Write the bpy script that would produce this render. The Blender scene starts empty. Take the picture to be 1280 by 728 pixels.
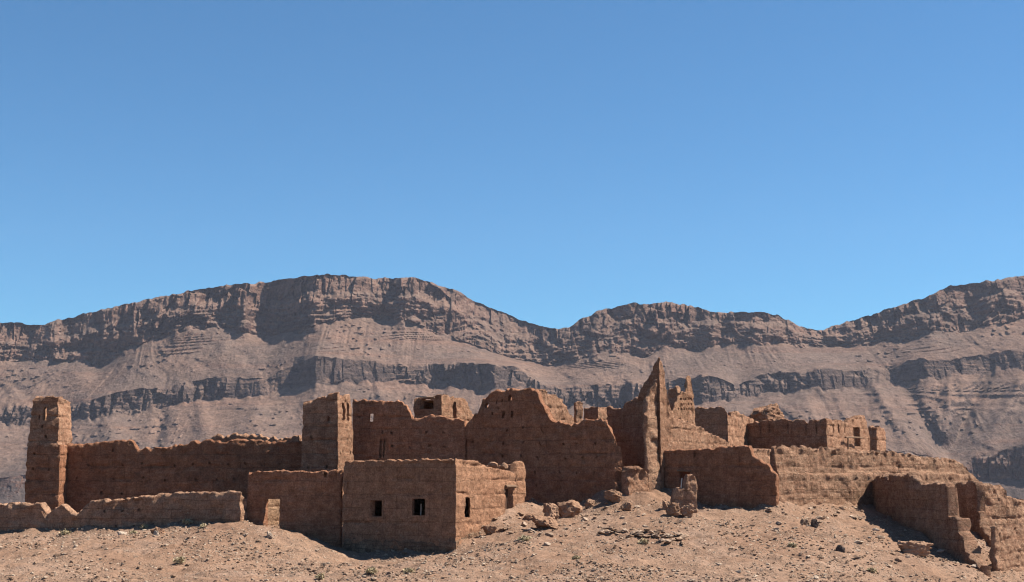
import bpy, math, random
import numpy as np
from mathutils import Vector

random.seed(7)
RNG = np.random.default_rng(11)
C = bpy.context.scene.collection
SC = bpy.context.scene

# ------------------------------------------------------------------ camera
F = 1778.0
HORIZON = 600.0
TH = math.atan((HORIZON - 364.0) / F)
CT, ST = math.cos(TH), math.sin(TH)


def ray(px, py):
    u = (px - 640.0) / F
    v = (364.0 - py) / F
    return np.array([u, CT - v * ST, ST + v * CT])


def P(px, py, Y):
    """the world point at depth Y seen at a pixel of the photograph"""
    d = ray(px, py)
    return d * (Y / d[1])


def XY(px, Y, py=600.0):
    p = P(px, py, Y)
    return (float(p[0]), float(p[1]))


# ------------------------------------------------------------------ noise
def _hash(ix, iy, iz, seed):
    h = (ix.astype(np.uint32) * np.uint32(374761393) + iy.astype(np.uint32) * np.uint32(668265263)
         + iz.astype(np.uint32) * np.uint32(2147483647) + np.uint32(seed * 974711 & 0xffffffff))
    h = (h ^ (h >> np.uint32(13))) * np.uint32(1274126177)
    h = h ^ (h >> np.uint32(16))
    h = (h * np.uint32(2246822519)) ^ (h >> np.uint32(11))
    return (h & np.uint32(0xffffff)).astype(np.float64) / float(0xffffff) * 2 - 1


def vn(x, y, z=0.0, seed=0):
    x, y, z = np.broadcast_arrays(np.asarray(x, float), np.asarray(y, float), np.asarray(z, float))
    fx, fy, fz = np.floor(x), np.floor(y), np.floor(z)
    ix, iy, iz = fx.astype(np.int64), fy.astype(np.int64), fz.astype(np.int64)
    tx, ty, tz = x - fx, y - fy, z - fz
    tx = tx * tx * tx * (tx * (tx * 6 - 15) + 10)
    ty = ty * ty * ty * (ty * (ty * 6 - 15) + 10)
    tz = tz * tz * tz * (tz * (tz * 6 - 15) + 10)
    out = 0.0
    for a in (0, 1):
        wa = tx if a else 1 - tx
        for b in (0, 1):
            wb = ty if b else 1 - ty
            for c in (0, 1):
                wc = tz if c else 1 - tz
                out = out + wa * wb * wc * _hash(ix + a, iy + b, iz + c, seed)
    return out


def fbm(x, y, z=0.0, seed=0, octv=4, gain=.5):
    s, a = 0.0, 1.0
    x, y, z = np.asarray(x, float), np.asarray(y, float), np.asarray(z, float)
    for k in range(octv):
        s = s + a * vn(x, y, z, seed + k * 13)
        x, y, z, a = x * 2.03 + 5.1, y * 2.03 + 1.7, z * 2.03 + 9.2, a * gain
    return s


def sstep(e0, e1, x):
    t = np.clip((x - e0) / (e1 - e0), 0, 1)
    return t * t * (3 - 2 * t)


# ------------------------------------------------------------------ mesh helpers
def mesh_from(name, co, quads=None, tris=None, uv=None, smooth=True, sharp=None):
    me = bpy.data.meshes.new(name)
    co = np.asarray(co, np.float32)
    nq = 0 if quads is None else len(quads)
    nt = 0 if tris is None else len(tris)
    loops = []
    if nq:
        loops.append(np.asarray(quads, np.int32).ravel())
    if nt:
        loops.append(np.asarray(tris, np.int32).ravel())
    loops = np.concatenate(loops)
    starts = np.concatenate([np.arange(nq) * 4, nq * 4 + np.arange(nt) * 3]).astype(np.int32)
    totals = np.concatenate([np.full(nq, 4), np.full(nt, 3)]).astype(np.int32)
    me.vertices.add(len(co))
    me.vertices.foreach_set('co', co.ravel())
    me.loops.add(len(loops))
    me.loops.foreach_set('vertex_index', loops)
    me.polygons.add(nq + nt)
    me.polygons.foreach_set('loop_start', starts)
    me.polygons.foreach_set('loop_total', totals)
    me.update(calc_edges=True)
    if uv is not None:
        lay = me.uv_layers.new(name='UVMap')
        lay.data.foreach_set('uv', np.asarray(uv, np.float32)[loops].ravel())
    me.polygons.foreach_set('use_smooth', np.full(nq + nt, bool(smooth)))
    me.validate()
    if smooth and sharp is not None:
        me.set_sharp_from_angle(angle=math.radians(sharp))
    return me


def link(name, me, mat, loc=(0, 0, 0), parent=None):
    o = bpy.data.objects.new(name, me)
    C.objects.link(o)
    if mat is not None:
        if len(me.materials) == 0:
            me.materials.append(mat)
    o.location = loc
    if parent is not None:
        o.parent = parent
    return o


def tag(o, label, cat, group=None, kind='thing'):
    o['label'] = label
    o['category'] = cat
    o['kind'] = kind
    if group:
        o['group'] = group
    return o


def root(name, label, cat, loc, group=None):
    o = bpy.data.objects.new(name, None)
    C.objects.link(o)
    o.location = loc
    o.empty_display_size = .5
    return tag(o, label, cat, group)


# ------------------------------------------------------------------ node helpers
def new_mat(name, rough=.95, spec=.08):
    m = bpy.data.materials.new(name)
    m.use_nodes = True
    nt = m.node_tree
    b = nt.nodes['Principled BSDF']
    b.inputs['Roughness'].default_value = rough
    b.inputs['Specular IOR Level'].default_value = spec
    return m, nt, b


def nd(nt, typ, **kw):
    n = nt.nodes.new(typ)
    for k, v in kw.items():
        if k.startswith('i_'):
            n.inputs[k[2:].replace('_', ' ')].default_value = v
        else:
            setattr(n, k, v)
    return n


def noise(nt, vec, scale, detail=5, rough=.6, dist=0.0):
    n = nd(nt, 'ShaderNodeTexNoise')
    n.inputs['Scale'].default_value = scale
    n.inputs['Detail'].default_value = detail
    n.inputs['Roughness'].default_value = rough
    n.inputs['Distortion'].default_value = dist
    nt.links.new(vec, n.inputs['Vector'])
    return n.outputs['Fac']


def mix(nt, fac, a, b, mode='MIX'):
    n = nd(nt, 'ShaderNodeMix', data_type='RGBA', blend_type=mode)
    for sock, v in ((n.inputs['Factor'], fac), (n.inputs['A'], a), (n.inputs['B'], b)):
        pass
    fi, ai, bi = n.inputs[0], n.inputs[6], n.inputs[7]
    for sock, v in ((fi, fac), (ai, a), (bi, b)):
        if hasattr(v, 'is_output'):
            nt.links.new(v, sock)
        elif isinstance(v, (int, float)):
            sock.default_value = v
        else:
            sock.default_value = (*v, 1) if len(v) == 3 else v
    return n.outputs[2]


def mrange(nt, val, a, b, c=0.0, d=1.0, smooth=True):
    n = nd(nt, 'ShaderNodeMapRange', interpolation_type='SMOOTHSTEP' if smooth else 'LINEAR')
    nt.links.new(val, n.inputs['Value'])
    n.inputs['From Min'].default_value = a
    n.inputs['From Max'].default_value = b
    n.inputs['To Min'].default_value = c
    n.inputs['To Max'].default_value = d
    return n.outputs['Result']


def math2(nt, op, a, b=None):
    n = nd(nt, 'ShaderNodeMath', operation=op)
    for i, v in enumerate((a, b)):
        if v is None:
            continue
        if hasattr(v, 'is_output'):
            nt.links.new(v, n.inputs[i])
        else:
            n.inputs[i].default_value = v
    return n.outputs[0]


def bump(nt, height, dist, strength=1.0, prev=None):
    n = nd(nt, 'ShaderNodeBump')
    n.inputs['Strength'].default_value = strength
    n.inputs['Distance'].default_value = dist
    nt.links.new(height, n.inputs['Height'])
    if prev is not None:
        nt.links.new(prev, n.inputs['Normal'])
    return n.outputs['Normal']


def vscale(nt, vec, s, off=(0, 0, 0)):
    n = nd(nt, 'ShaderNodeMapping')
    n.inputs['Scale'].default_value = s
    n.inputs['Location'].default_value = off
    nt.links.new(vec, n.inputs['Vector'])
    return n.outputs['Vector']


# ------------------------------------------------------------------ materials
def adobe(name, base, alt, pale, bw=1.7, bh=.85, course=.035, stones=.4, seed=0.0, coursecol=.25, cvar=.08):
    m, nt, b = new_mat(name)
    geo = nd(nt, 'ShaderNodeNewGeometry')
    pos = vscale(nt, geo.outputs['Position'], (1, 1, 1), (seed, seed * 1.7, 0))
    uvn = nd(nt, 'ShaderNodeUVMap')
    # warped wall coordinates for the rammed courses
    nz = nd(nt, 'ShaderNodeTexNoise')
    nz.inputs['Scale'].default_value = .9
    nz.inputs['Detail'].default_value = 3
    nt.links.new(pos, nz.inputs['Vector'])
    vm = nd(nt, 'ShaderNodeVectorMath', operation='MULTIPLY_ADD')
    nt.links.new(nz.outputs['Color'], vm.inputs[0])
    vm.inputs[1].default_value = (.22, .16, 0)
    nt.links.new(uvn.outputs['UV'], vm.inputs[2])
    br = nd(nt, 'ShaderNodeTexBrick')
    br.inputs['Scale'].default_value = 1.0
    br.inputs['Brick Width'].default_value = bw
    br.inputs['Row Height'].default_value = bh
    br.inputs['Mortar Size'].default_value = .03 if bh > .4 else .016
    br.inputs['Mortar Smooth'].default_value = 1.0
    br.inputs['Color1'].default_value = (.5 - cvar, .5 - cvar, .5 - cvar, 1)
    br.inputs['Color2'].default_value = (.5 + cvar, .5 + cvar, .5 + cvar, 1)
    br.inputs['Mortar'].default_value = (0, 0, 0, 1)
    nt.links.new(vm.outputs[0], br.inputs['Vector'])
    gap = br.outputs['Fac']
    fade = mrange(nt, noise(nt, pos, .55, 3), .38, .6)
    gap = math2(nt, 'MULTIPLY', gap, fade)
    n1 = noise(nt, pos, .45, 5, .6)
    n2 = noise(nt, pos, 2.3, 7, .68)
    n3 = noise(nt, pos, 11, 6, .7)
    flat = vscale(nt, pos, (1, 1, 5.5))
    n4 = noise(nt, flat, 1.3, 5, .65)
    col = mix(nt, mrange(nt, n1, .35, .65), base, alt)
    col = mix(nt, mrange(nt, n4, .42, .68, 0, .55), col, pale)
    col = mix(nt, math2(nt, 'MULTIPLY', gap, coursecol), col, tuple(c * .5 for c in base))
    run = noise(nt, vscale(nt, pos, (3.2, 3.2, .22)), 1.0, 5, .62)
    col = mix(nt, mrange(nt, run, .52, .72, 0, .38), col, pale)
    col = mix(nt, mrange(nt, run, .46, .28, 0, .35), col, tuple(c * .62 for c in alt))
    tone = mix(nt, mrange(nt, n2, .3, .72), (.70, .70, .70), (1.2, 1.2, 1.2))
    col = mix(nt, 1.0, col, tone, 'MULTIPLY')
    tone = mix(nt, mrange(nt, n3, .3, .7), (.66, .66, .66), (1.22, 1.22, 1.22))
    col = mix(nt, 1.0, col, tone, 'MULTIPLY')
    tone = mix(nt, 1.0, (.5, .5, .5), br.outputs['Color'], 'ADD')
    col = mix(nt, .5, col, mix(nt, 1.0, col, tone, 'MULTIPLY'))
    # stones and straw clods pressed into the mud
    vo = nd(nt, 'ShaderNodeTexVoronoi', feature='F1')
    vo.inputs['Scale'].default_value = 6.5
    nt.links.new(pos, vo.inputs['Vector'])
    sep = nd(nt, 'ShaderNodeSeparateColor')
    nt.links.new(vo.outputs['Color'], sep.inputs['Color'])
    isst = mrange(nt, sep.outputs['Red'], .88, .9)
    blob = math2(nt, 'MULTIPLY', isst, mrange(nt, vo.outputs['Distance'], .45, .28))
    clus = mrange(nt, noise(nt, pos, 1.1, 2), .47, .6)
    blob = math2(nt, 'MULTIPLY', blob, clus)
    col = mix(nt, math2(nt, 'MULTIPLY', blob, stones), col, (.47, .34, .25))
    inf = nd(nt, 'ShaderNodeObjectInfo')
    col = mix(nt, 1.0, col, mix(nt, inf.outputs['Random'], (.88, .87, .85), (1.10, 1.09, 1.07)), 'MULTIPLY')
    nt.links.new(col, b.inputs['Base Color'])
    h = math2(nt, 'MULTIPLY', gap, -1.0)
    nr = bump(nt, h, course, 1.0)
    nr = bump(nt, n2, .30, 1.0, nr)
    nr = bump(nt, n3, .13, 1.0, nr)
    nr = bump(nt, noise(nt, pos, 30, 4, .7), .04, 1.0, nr)
    nr = bump(nt, blob, .05, stones * 1.6 if stones < .6 else 1.0, nr)
    nt.links.new(nr, b.inputs['Normal'])
    return m


RED = (.385, .212, .135)
RED2 = (.32, .168, .105)
TAN = (.46, .29, .195)
M_wall = adobe('rammed_earth', RED, RED2, TAN)
M_shade_red = adobe('shade_red_earth', (.40, .19, .11), (.34, .155, .09), (.44, .24, .155), seed=31.0, stones=.2)  # for walls seen mostly in shade: the shade's warm tone is in the colour
M_stony = adobe('stony_earth', (.41, .24, .158), (.34, .186, .12), (.48, .315, .215), bw=1.3, bh=.55, course=.06,
                stones=.75, seed=57.0, coursecol=.4)
M_tan = adobe('tan_plaster', (.43, .275, .18), (.40, .25, .16), (.46, .31, .21), seed=61.0, stones=.1)
M_brick = adobe('mud_brick', (.41, .225, .14), (.35, .18, .11), (.47, .295, .19), bw=.42, bh=.17, course=.03,
                stones=.3, seed=83.0, coursecol=.4)
M_house = adobe('house_earth', (.43, .232, .143), (.38, .195, .117), (.47, .275, .175), bw=1.5, bh=.75, course=.03,
                stones=.35, seed=101.0)


def stone_mat(name, c0, c1, c2, island=False, scale=3.0):
    m, nt, b = new_mat(name, .95, .05)
    geo = nd(nt, 'ShaderNodeNewGeometry')
    tc = nd(nt, 'ShaderNodeTexCoord')
    inf = nd(nt, 'ShaderNodeObjectInfo')
    rnd = geo.outputs['Random Per Island'] if island else inf.outputs['Random']
    ramp = nd(nt, 'ShaderNodeValToRGB')
    e = ramp.color_ramp.elements
    e[0].position, e[0].color = 0, (*c0, 1)
    e[1].position, e[1].color = 1, (*c2, 1)
    k = e.new(.55)
    k.color = (*c1, 1)
    nt.links.new(rnd, ramp.inputs['Fac'])
    n = noise(nt, geo.outputs['Position'], scale, 6, .7)
    tone = mix(nt, mrange(nt, n, .3, .7), (.72, .72, .72), (1.2, 1.2, 1.2))
    nt.links.new(mix(nt, 1.0, ramp.outputs['Color'], tone, 'MULTIPLY'), b.inputs['Base Color'])
    nr = bump(nt, n, .12, 1.0)
    nt.links.new(bump(nt, noise(nt, geo.outputs['Position'], scale * 6, 4), .015, 1.0, nr), b.inputs['Normal'])
    return m


M_stone = stone_mat('field_stone', (.24, .155, .105), (.34, .235, .168), (.48, .37, .285), scale=9)
M_gravel = stone_mat('gravel_stone', (.21, .135, .092), (.30, .205, .148), (.48, .37, .28), island=True, scale=12)
M_clod = stone_mat('mud_clod', (.235, .138, .088), (.265, .158, .103), (.295, .182, .122), scale=2.2)
M_slate = stone_mat('dark_stone', (.09, .07, .062), (.115, .085, .07), (.14, .10, .08), scale=8)
M_pale = stone_mat('pale_stone', (.40, .31, .24), (.44, .345, .27), (.48, .38, .30), scale=8)


def ground_mat():
    m, nt, b = new_mat('stony_soil', .95, .06)
    geo = nd(nt, 'ShaderNodeNewGeometry')
    pos = geo.outputs['Position']
    n1 = noise(nt, pos, .16, 5, .6)
    n2 = noise(nt, pos, .9, 6, .65)
    n3 = noise(nt, pos, 6, 6, .7)
    col = mix(nt, mrange(nt, n1, .36, .64), (.205, .122, .081), (.24, .151, .104))
    col = mix(nt, mrange(nt, n2, .44, .66, 0, .6), col, (.185, .112, .075))
    col = mix(nt, mrange(nt, noise(nt, pos, .34, 4, .6), .5, .66, 0, .6), col, (.255, .17, .125))
    tone = mix(nt, mrange(nt, n3, .28, .72), (.72, .72, .72), (1.2, 1.2, 1.2))
    col = mix(nt, 1.0, col, tone, 'MULTIPLY')
    nr = bump(nt, n2, .12, .9)
    nr = bump(nt, n3, .06, 1.0, nr)
    for sc, keep, d, mx in ((4.0, .62, .08, .75), (9.0, .5, .045, .7), (20.0, .4, .02, .55)):
        vo = nd(nt, 'ShaderNodeTexVoronoi', feature='F1')
        vo.inputs['Scale'].default_value = sc
        nt.links.new(pos, vo.inputs['Vector'])
        sep = nd(nt, 'ShaderNodeSeparateColor')
        nt.links.new(vo.outputs['Color'], sep.inputs['Color'])
        on = mrange(nt, sep.outputs['Red'], keep, keep + .02)
        blob = math2(nt, 'MULTIPLY', on, mrange(nt, vo.outputs['Distance'], .42, .26))
        patch = mrange(nt, noise(nt, pos, .5, 3), .38, .55)
        blob = math2(nt, 'MULTIPLY', blob, patch)
        pc = mix(nt, sep.outputs['Green'], (.17, .11, .078), (.42, .32, .245))
        col = mix(nt, math2(nt, 'MULTIPLY', blob, mx), col, pc)
        nr = bump(nt, blob, d, 1.0, nr)
    nt.links.new(col, b.inputs['Base Color'])
    nt.links.new(nr, b.inputs['Normal'])
    return m


def mountain_mat():
    m, nt, b = new_mat('mountain_rock', .95, .05)
    geo = nd(nt, 'ShaderNodeNewGeometry')
    pos = geo.outputs['Position']
    sx = nd(nt, 'ShaderNodeSeparateXYZ')
    nt.links.new(geo.outputs['Normal'], sx.inputs[0])
    steep = mrange(nt, sx.outputs['Z'], .70, .45)
    nb = noise(nt, pos, .008, 6, .6)
    nm = noise(nt, pos, .035, 7, .68)
    nf = noise(nt, pos, .14, 6, .72)
    strat = noise(nt, vscale(nt, pos, (.003, .003, .09)), 1.0, 6, .65)
    scree = mix(nt, mrange(nt, nb, .36, .62), (.150, .096, .072), (.118, .082, .066))
    scree = mix(nt, mrange(nt, strat, .5, .68, 0, .45), scree, (.158, .086, .06))
    streak = noise(nt, vscale(nt, pos, (.05, .006, .006)), 1.0, 5, .6)
    scree = mix(nt, mrange(nt, streak, .5, .68, 0, .35), scree, (.165, .115, .088))
    rock = mix(nt, mrange(nt, strat, .35, .62), (.105, .064, .052), (.195, .12, .092))
    rock = mix(nt, mrange(nt, nm, .48, .7, 0, .55), rock, (.215, .115, .08))
    sz = nd(nt, 'ShaderNodeSeparateXYZ')
    nt.links.new(pos, sz.inputs[0])
    mid = math2(nt, 'MULTIPLY', mrange(nt, sz.outputs['Z'], 192, 178), mrange(nt, sz.outputs['Z'], 20, 60))
    scree = mix(nt, mrange(nt, sz.outputs['Z'], 25, -5), scree, (.075, .056, .049))
    beds = noise(nt, vscale(nt, pos, (.0015, .0015, .16)), 1.0, 3, .6)
    scree = mix(nt, mrange(nt, beds, .56, .66, 0, .5), scree, (.11, .07, .056))
    scree = mix(nt, mrange(nt, beds, .40, .32, 0, .4), scree, (.175, .115, .085))
    rock = mix(nt, math2(nt, 'MULTIPLY', mid, .75), rock, (.105, .08, .072))
    col = mix(nt, steep, scree, rock)
    tone = mix(nt, mrange(nt, nm, .3, .7), (.80, .80, .80), (1.16, 1.16, 1.16))
    col = mix(nt, 1.0, col, tone, 'MULTIPLY')
    tone = mix(nt, mrange(nt, nf, .3, .7), (.78, .78, .78), (1.18, 1.18, 1.18))
    col = mix(nt, 1.0, col, tone, 'MULTIPLY')
    nt.links.new(col, b.inputs['Base Color'])
    nr = bump(nt, math2(nt, 'MULTIPLY', strat, steep), 8.0, .8)
    rough_ = math2(nt, 'MULTIPLY_ADD', steep, .6)
    rough_.node.inputs[2].default_value = .4
    nr = bump(nt, math2(nt, 'MULTIPLY', nm, rough_), 8.0, 1.0, nr)
    nr = bump(nt, math2(nt, 'MULTIPLY', nf, rough_), 4.0, 1.0, nr)
    nt.links.new(nr, b.inputs['Normal'])
    return m


def wood_mat(name, c):
    m, nt, b = new_mat(name, .85, .15)
    geo = nd(nt, 'ShaderNodeNewGeometry')
    n = noise(nt, vscale(nt, geo.outputs['Position'], (14, 14, 2)), 1.5, 5, .6)
    nt.links.new(mix(nt, n, tuple(x * .6 for x in c), tuple(x * 1.3 for x in c)), b.inputs['Base Color'])
    nt.links.new(bump(nt, n, .02), b.inputs['Normal'])
    return m


M_ground = ground_mat()
M_mount = mountain_mat()
M_wood = wood_mat('weathered_wood', (.16, .10, .065))
M_door = wood_mat('red_wood', (.22, .075, .042))
M_shade_door = wood_mat('shade_door', (.055, .028, .018))  # dark colour stands in for the shade inside the house doorway
M_whitewood = wood_mat('pale_wood', (.55, .47, .40))
m_, nt_, b_ = new_mat('dry_shrub', .9, .1)
g_ = nd(nt_, 'ShaderNodeNewGeometry')
nt_.links.new(mix(nt_, g_.outputs['Random Per Island'], (.27, .225, .135), (.42, .335, .21)), b_.inputs['Base Color'])
M_shrub = m_

# ------------------------------------------------------------------ ground
CTRL_PX = [
    (0, 728, 66), (150, 728, 66), (300, 728, 66), (470, 728, 66), (640, 728, 65), (800, 728, 65), (1000, 728, 65),
    (1100, 728, 69), (1235, 730, 77), (1300, 745, 79), (-60, 728, 66), (1380, 760, 78),
    (-40, 673, 86), (0, 671, 86), (100, 666, 85.8), (200, 659, 85), (260, 657, 84.6), (308, 660, 84), (240, 690, 75), (100, 700, 72.5),
    (345, 661, 82.3), (380, 669, 81.5), (428, 689, 82.3), (500, 690, 81), (570, 691, 79), (500, 703, 76), (370, 684, 78.5), (410, 700, 77),
    (600, 666, 81.8), (630, 647, 84.3), (657, 634, 86.4), (640, 690, 74), (640, 662, 80.5),
    (700, 637, 89.5), (745, 625, 89), (778, 618, 88), (820, 615, 88), (832, 614, 88.8), (690, 655, 83), (720, 647, 85),
    (760, 650, 83), (760, 670, 78), (800, 690, 74), (850, 655, 81), (860, 636, 86.5),
    (874, 635, 88), (920, 638, 87.5), (968, 640, 86.5), (900, 660, 80.5), (1000, 690, 75), (960, 665, 80),
    (1030, 636, 90), (1080, 634, 93.5), (1085, 642, 91), (1150, 680, 84), (1215, 712, 79.5), (1150, 698, 79), (1050, 668, 83),
    (1192, 659, 91.5), (1234, 688, 85), (1215, 695, 83.5), (1270, 735, 81),
]
pts = [tuple(P(*c)) for c in CTRL_PX]
pts += [(-32, 97, -3.6), (-38, 93, -4.6), (-28, 95, -2.4), (-18, 95, -1.9), (-8, 96, -1.4), (3, 96, -.9), (10, 96, -.5), (20, 100, .3), (28, 104, .2),
        (24, 115, .6), (8, 112, .2), (-8, 112, -1.2), (-30, 112, -7), (36, 106, -2.5), (45, 112, -7), (0, 128, -2.5), (20, 130, -2.5), (-20, 128, -5),
        (-45, 80, -5.6), (48, 84, -7), (-45, 60, -5.6), (48, 62, -6), (0, 45, -5.3), (-30, 40, -5.3), (30, 40, -5.3), (0, 22, -4.2), (0, 0, -1.9), (-30, 5, -2.5), (30, 5, -2.5)]
CP = np.array(pts)


def _u(r2):
    return np.where(r2 < 1e-9, 0, r2 * np.log(np.maximum(r2, 1e-9)) * .5)


_n = len(CP)
_K = _u(((CP[:, None, :2] - CP[None, :, :2]) ** 2).sum(-1)) + np.eye(_n) * 1.5
_Pm = np.concatenate([np.ones((_n, 1)), CP[:, :2]], 1)
_A = np.zeros((_n + 3, _n + 3))
_A[:_n, :_n], _A[:_n, _n:], _A[_n:, :_n] = _K, _Pm, _Pm.T
_W = np.linalg.solve(_A, np.concatenate([CP[:, 2], np.zeros(3)]))


def ground_z(x, y):
    x = np.atleast_1d(np.asarray(x, float))
    y = np.atleast_1d(np.asarray(y, float))
    out = np.empty(len(x))
    for i in range(0, len(x), 40000):
        q = np.stack([x[i:i + 40000], y[i:i + 40000]], 1)
        u = _u(((q[:, None] - CP[None, :, :2]) ** 2).sum(-1))
        out[i:i + 40000] = u @ _W[:_n] + _W[_n] + q @ _W[_n + 1:]
    out = np.clip(out, -14, 4)
    far = np.maximum(sstep(118, 200, y), np.maximum(sstep(46, 110, np.abs(x)), sstep(20, -60, y)))
    valley = -34 + 5 * vn(x / 90, y / 90, 0, 3) + np.where(y < 20, 32, 0)
    out = out * (1 - far) + valley * far
    near = (1 - far)
    out = out + near * (.15 * fbm(x / 3.2, y / 3.2, 0, 21, 3) + .10 * fbm(x / .9, y / .7, 0, 22, 4, .6) + .07 * np.maximum(0, vn(x / .35, y / .35, 0, 29) - .3))
    return out


BERM = [(XY(-70, 87.5), XY(200, 85.2), .2), (XY(200, 85.2), XY(302, 82.8), .2), (XY(580, 93.4), XY(690, 90.6), .3), (XY(690, 90.6), XY(779, 88.3), .35),
        (XY(830, 89.6), XY(970, 86.0), .22), (XY(969, 86.5), XY(1085, 94), .4), (XY(570, 79, 650), XY(657, 86.6, 620), .35), (XY(428, 82.5, 650), XY(570, 79, 650), .12),
        (XY(1136, 86.8), XY(1221, 78.6), .25), (XY(1242, 80.2), XY(1345, 88.5), .3)]
_base_ground = ground_z


def ground_z(x, y):
    """hillside plus the earth slumped along the feet of the walls"""
    x = np.atleast_1d(np.asarray(x, float))
    y = np.atleast_1d(np.asarray(y, float))
    z = _base_ground(x, y)
    m = (np.abs(x) < 45) & (y > 60) & (y < 100)
    xx, yy = x[m], y[m]
    add = np.zeros(len(xx))
    for a, b, h in BERM:
        dx, dy = b[0] - a[0], b[1] - a[1]
        q = np.clip(((xx - a[0]) * dx + (yy - a[1]) * dy) / (dx * dx + dy * dy), 0, 1)
        d = np.hypot(xx - a[0] - q * dx, yy - a[1] - q * dy)
        add = np.maximum(add, h * np.exp(-d / .7) * (1 + .9 * vn(xx / 1.4, yy / 1.4, 0, 77)))
    z[m] += add
    return z


def gz(x, y):
    return float(ground_z([x], [y])[0])


def axis(a):
    return np.concatenate([np.arange(s, e, d) for s, e, d in a])


gx = axis([(-2600, -300, 180), (-300, -90, 20), (-90, -38, 2.0), (-38, 40, .14), (40, 90, 2.0), (90, 300, 20), (300, 2601, 180)])
gy = axis([(-200, 0, 25), (0, 58, 2), (58, 96, .15), (96, 120, .8), (120, 200, 6), (200, 500, 40), (500, 2100, 200)])
GX, GY = np.meshgrid(gx, gy)
GZ = ground_z(GX.ravel(), GY.ravel())
nx, ny = len(gx), len(gy)
idx = np.arange(nx * ny).reshape(ny, nx)
quads = np.stack([idx[:-1, :-1], idx[:-1, 1:], idx[1:, 1:], idx[1:, :-1]], -1).reshape(-1, 4)
g = link('ground', mesh_from('ground', np.stack([GX.ravel(), GY.ravel(), GZ], 1), quads), M_ground)
g['kind'] = 'structure'
g['label'] = 'pale stony hillside scattered with gravel in front of the ruins'

# ------------------------------------------------------------------ mountains
def L(s):
    a = np.array([float(v) for v in s.replace(':', ' ').replace(',', ' ').split()]).reshape(-1, 2)
    return a


RIDGE = L("-400:420 -250:380 -120:392 -40:400 0:403 20:403 40:407 55:406 75:400 100:394 130:386 160:379 185:374 215:369 250:361 285:356 320:354 350:350 385:345 410:343 440:346 475:348 515:347 540:354 565:361 580:369 600:380 625:389 650:399 665:405 685:410 698:411 712:408 725:398 745:391 765:384 785:381 810:379 840:378 865:384 890:389 905:391 930:391 960:391 985:400 1000:407 1020:413 1035:411 1060:402 1080:397 1105:388 1130:381 1155:372 1180:360 1215:354 1250:349 1280:345 1340:340 1430:352 1520:375 1700:400")
CLIFF = L("-400:455 -100:445 0:452 40:452 69:449 96:450 112:455 132:457 154:441 192:424 220:416 261:412 291:411 331:416 376:418 393:407 424:399 452:396 480:400 502:399 525:408 547:416 581:427 615:441 646:447 662:449 678:454 705:455 740:444 779:440 806:446 832:433 875:436 901:428 960:430 1000:433 1051:435 1107:430 1139:426 1167:410 1199:414 1243:406 1280:394 1400:390 1700:430")
B2T = L("-400:505 0:509 38:508 85:509 121:498 165:487 203:485 233:476 275:472 330:474 370:455 393:447 452:448 486:455 511:456 553:456 618:455 646:459 670:475 700:485 777:479 832:478 875:470 899:473 917:481 955:467 1012:461 1071:463 1119:459 1139:451 1187:450 1235:441 1280:437 1400:440 1700:470")
B2B = L("-400:528 0:530 85:527 121:521 165:516 203:508 275:500 330:493 370:485 393:482 452:479 486:474 511:478 553:485 600:490 651:484 694:508 777:511 832:503 875:508 899:500 940:496 1012:486 1075:483 1099:470 1119:479 1163:475 1219:465 1280:461 1400:465 1700:500")
B3T = L("-400:590 0:598 60:592 300:560 640:545 900:545 1100:560 1200:578 1215:574 1280:555 1400:540 1700:540")
B3B = L("-400:612 0:622 60:614 300:572 640:553 900:553 1100:568 1200:586 1215:601 1280:598 1400:590 1700:590")
# how far the main cliff stands forward (-) or back (+) of its mean line, metres
COFF = L("-400:20 -200:-30 -60:20 0:0 60:10 88:16 165:-12 205:-4 222:-18 288:14 306:0 330:42 393:-46 430:-14 478:44 503:8 560:28 640:52 662:44 741:-46 800:-20 868:22 892:-2 902:26 943:-24 1010:30 1040:46 1168:-58 1215:-36 1240:-50 1290:0 1400:40 1700:0")
B2OFF = L("-400:0 0:20 60:34 125:-8 200:20 260:34 330:14 368:22 395:-22 470:16 540:28 572:10 618:-16 660:26 694:14 782:28 790:6 832:22 880:-6 960:34 1010:20 1030:4 1112:42 1160:-2 1235:16 1290:-14 1500:20 1700:0")


def li(tab, x):
    return np.interp(x, tab[:, 0], tab[:, 1])


# spurs, cones (am < 0) and gullies (am > 0) of the lower slope
FANS = [(318, 488, 316, 570, 44, -2.6), (1130, 478, 1182, 575, 9, 1.6), (1232, 470, 1182, 575, 9, 1.5), (1090, 478, 1150, 570, 16, -1.4), (1185, 482, 1186, 540, 14, -1.5), (1275, 480, 1225, 570, 16, -1.3), (130, 525, 150, 590, 26, -1.6), (205, 515, 190, 580, 8, 1.4), (250, 505, 262, 570, 20, -1.3), (470, 480, 500, 540, 18, -1.4), (540, 490, 520, 545, 8, 1.2), (60, 535, 40, 600, 22, -1.4), (960, 500, 940, 545, 18, -1.1), (1020, 495, 1060, 550, 8, 1.1)]


def blocks(x, z, w, h, seed, warp=.35):
    """jointed rock: offset and side-to-side tilt of the block a point belongs to"""
    xw = x / w + warp * vn(x / w / 1.7, z / h / 1.5, 0, seed)
    row = np.floor(z / h + .5 * vn(x / w / 2.5, 0, 0, seed + 1) + .35 * vn(x / w, z / h, 0, seed + 2))
    xw = xw + .37 * row
    i = np.floor(xw)
    a = _hash(i.astype(np.int64), row.astype(np.int64), np.zeros(x.shape, np.int64), seed + 3)
    b = _hash(i.astype(np.int64), row.astype(np.int64), np.zeros(x.shape, np.int64), seed + 4)
    return a, (xw - i - .5) * (b + .25)


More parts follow.
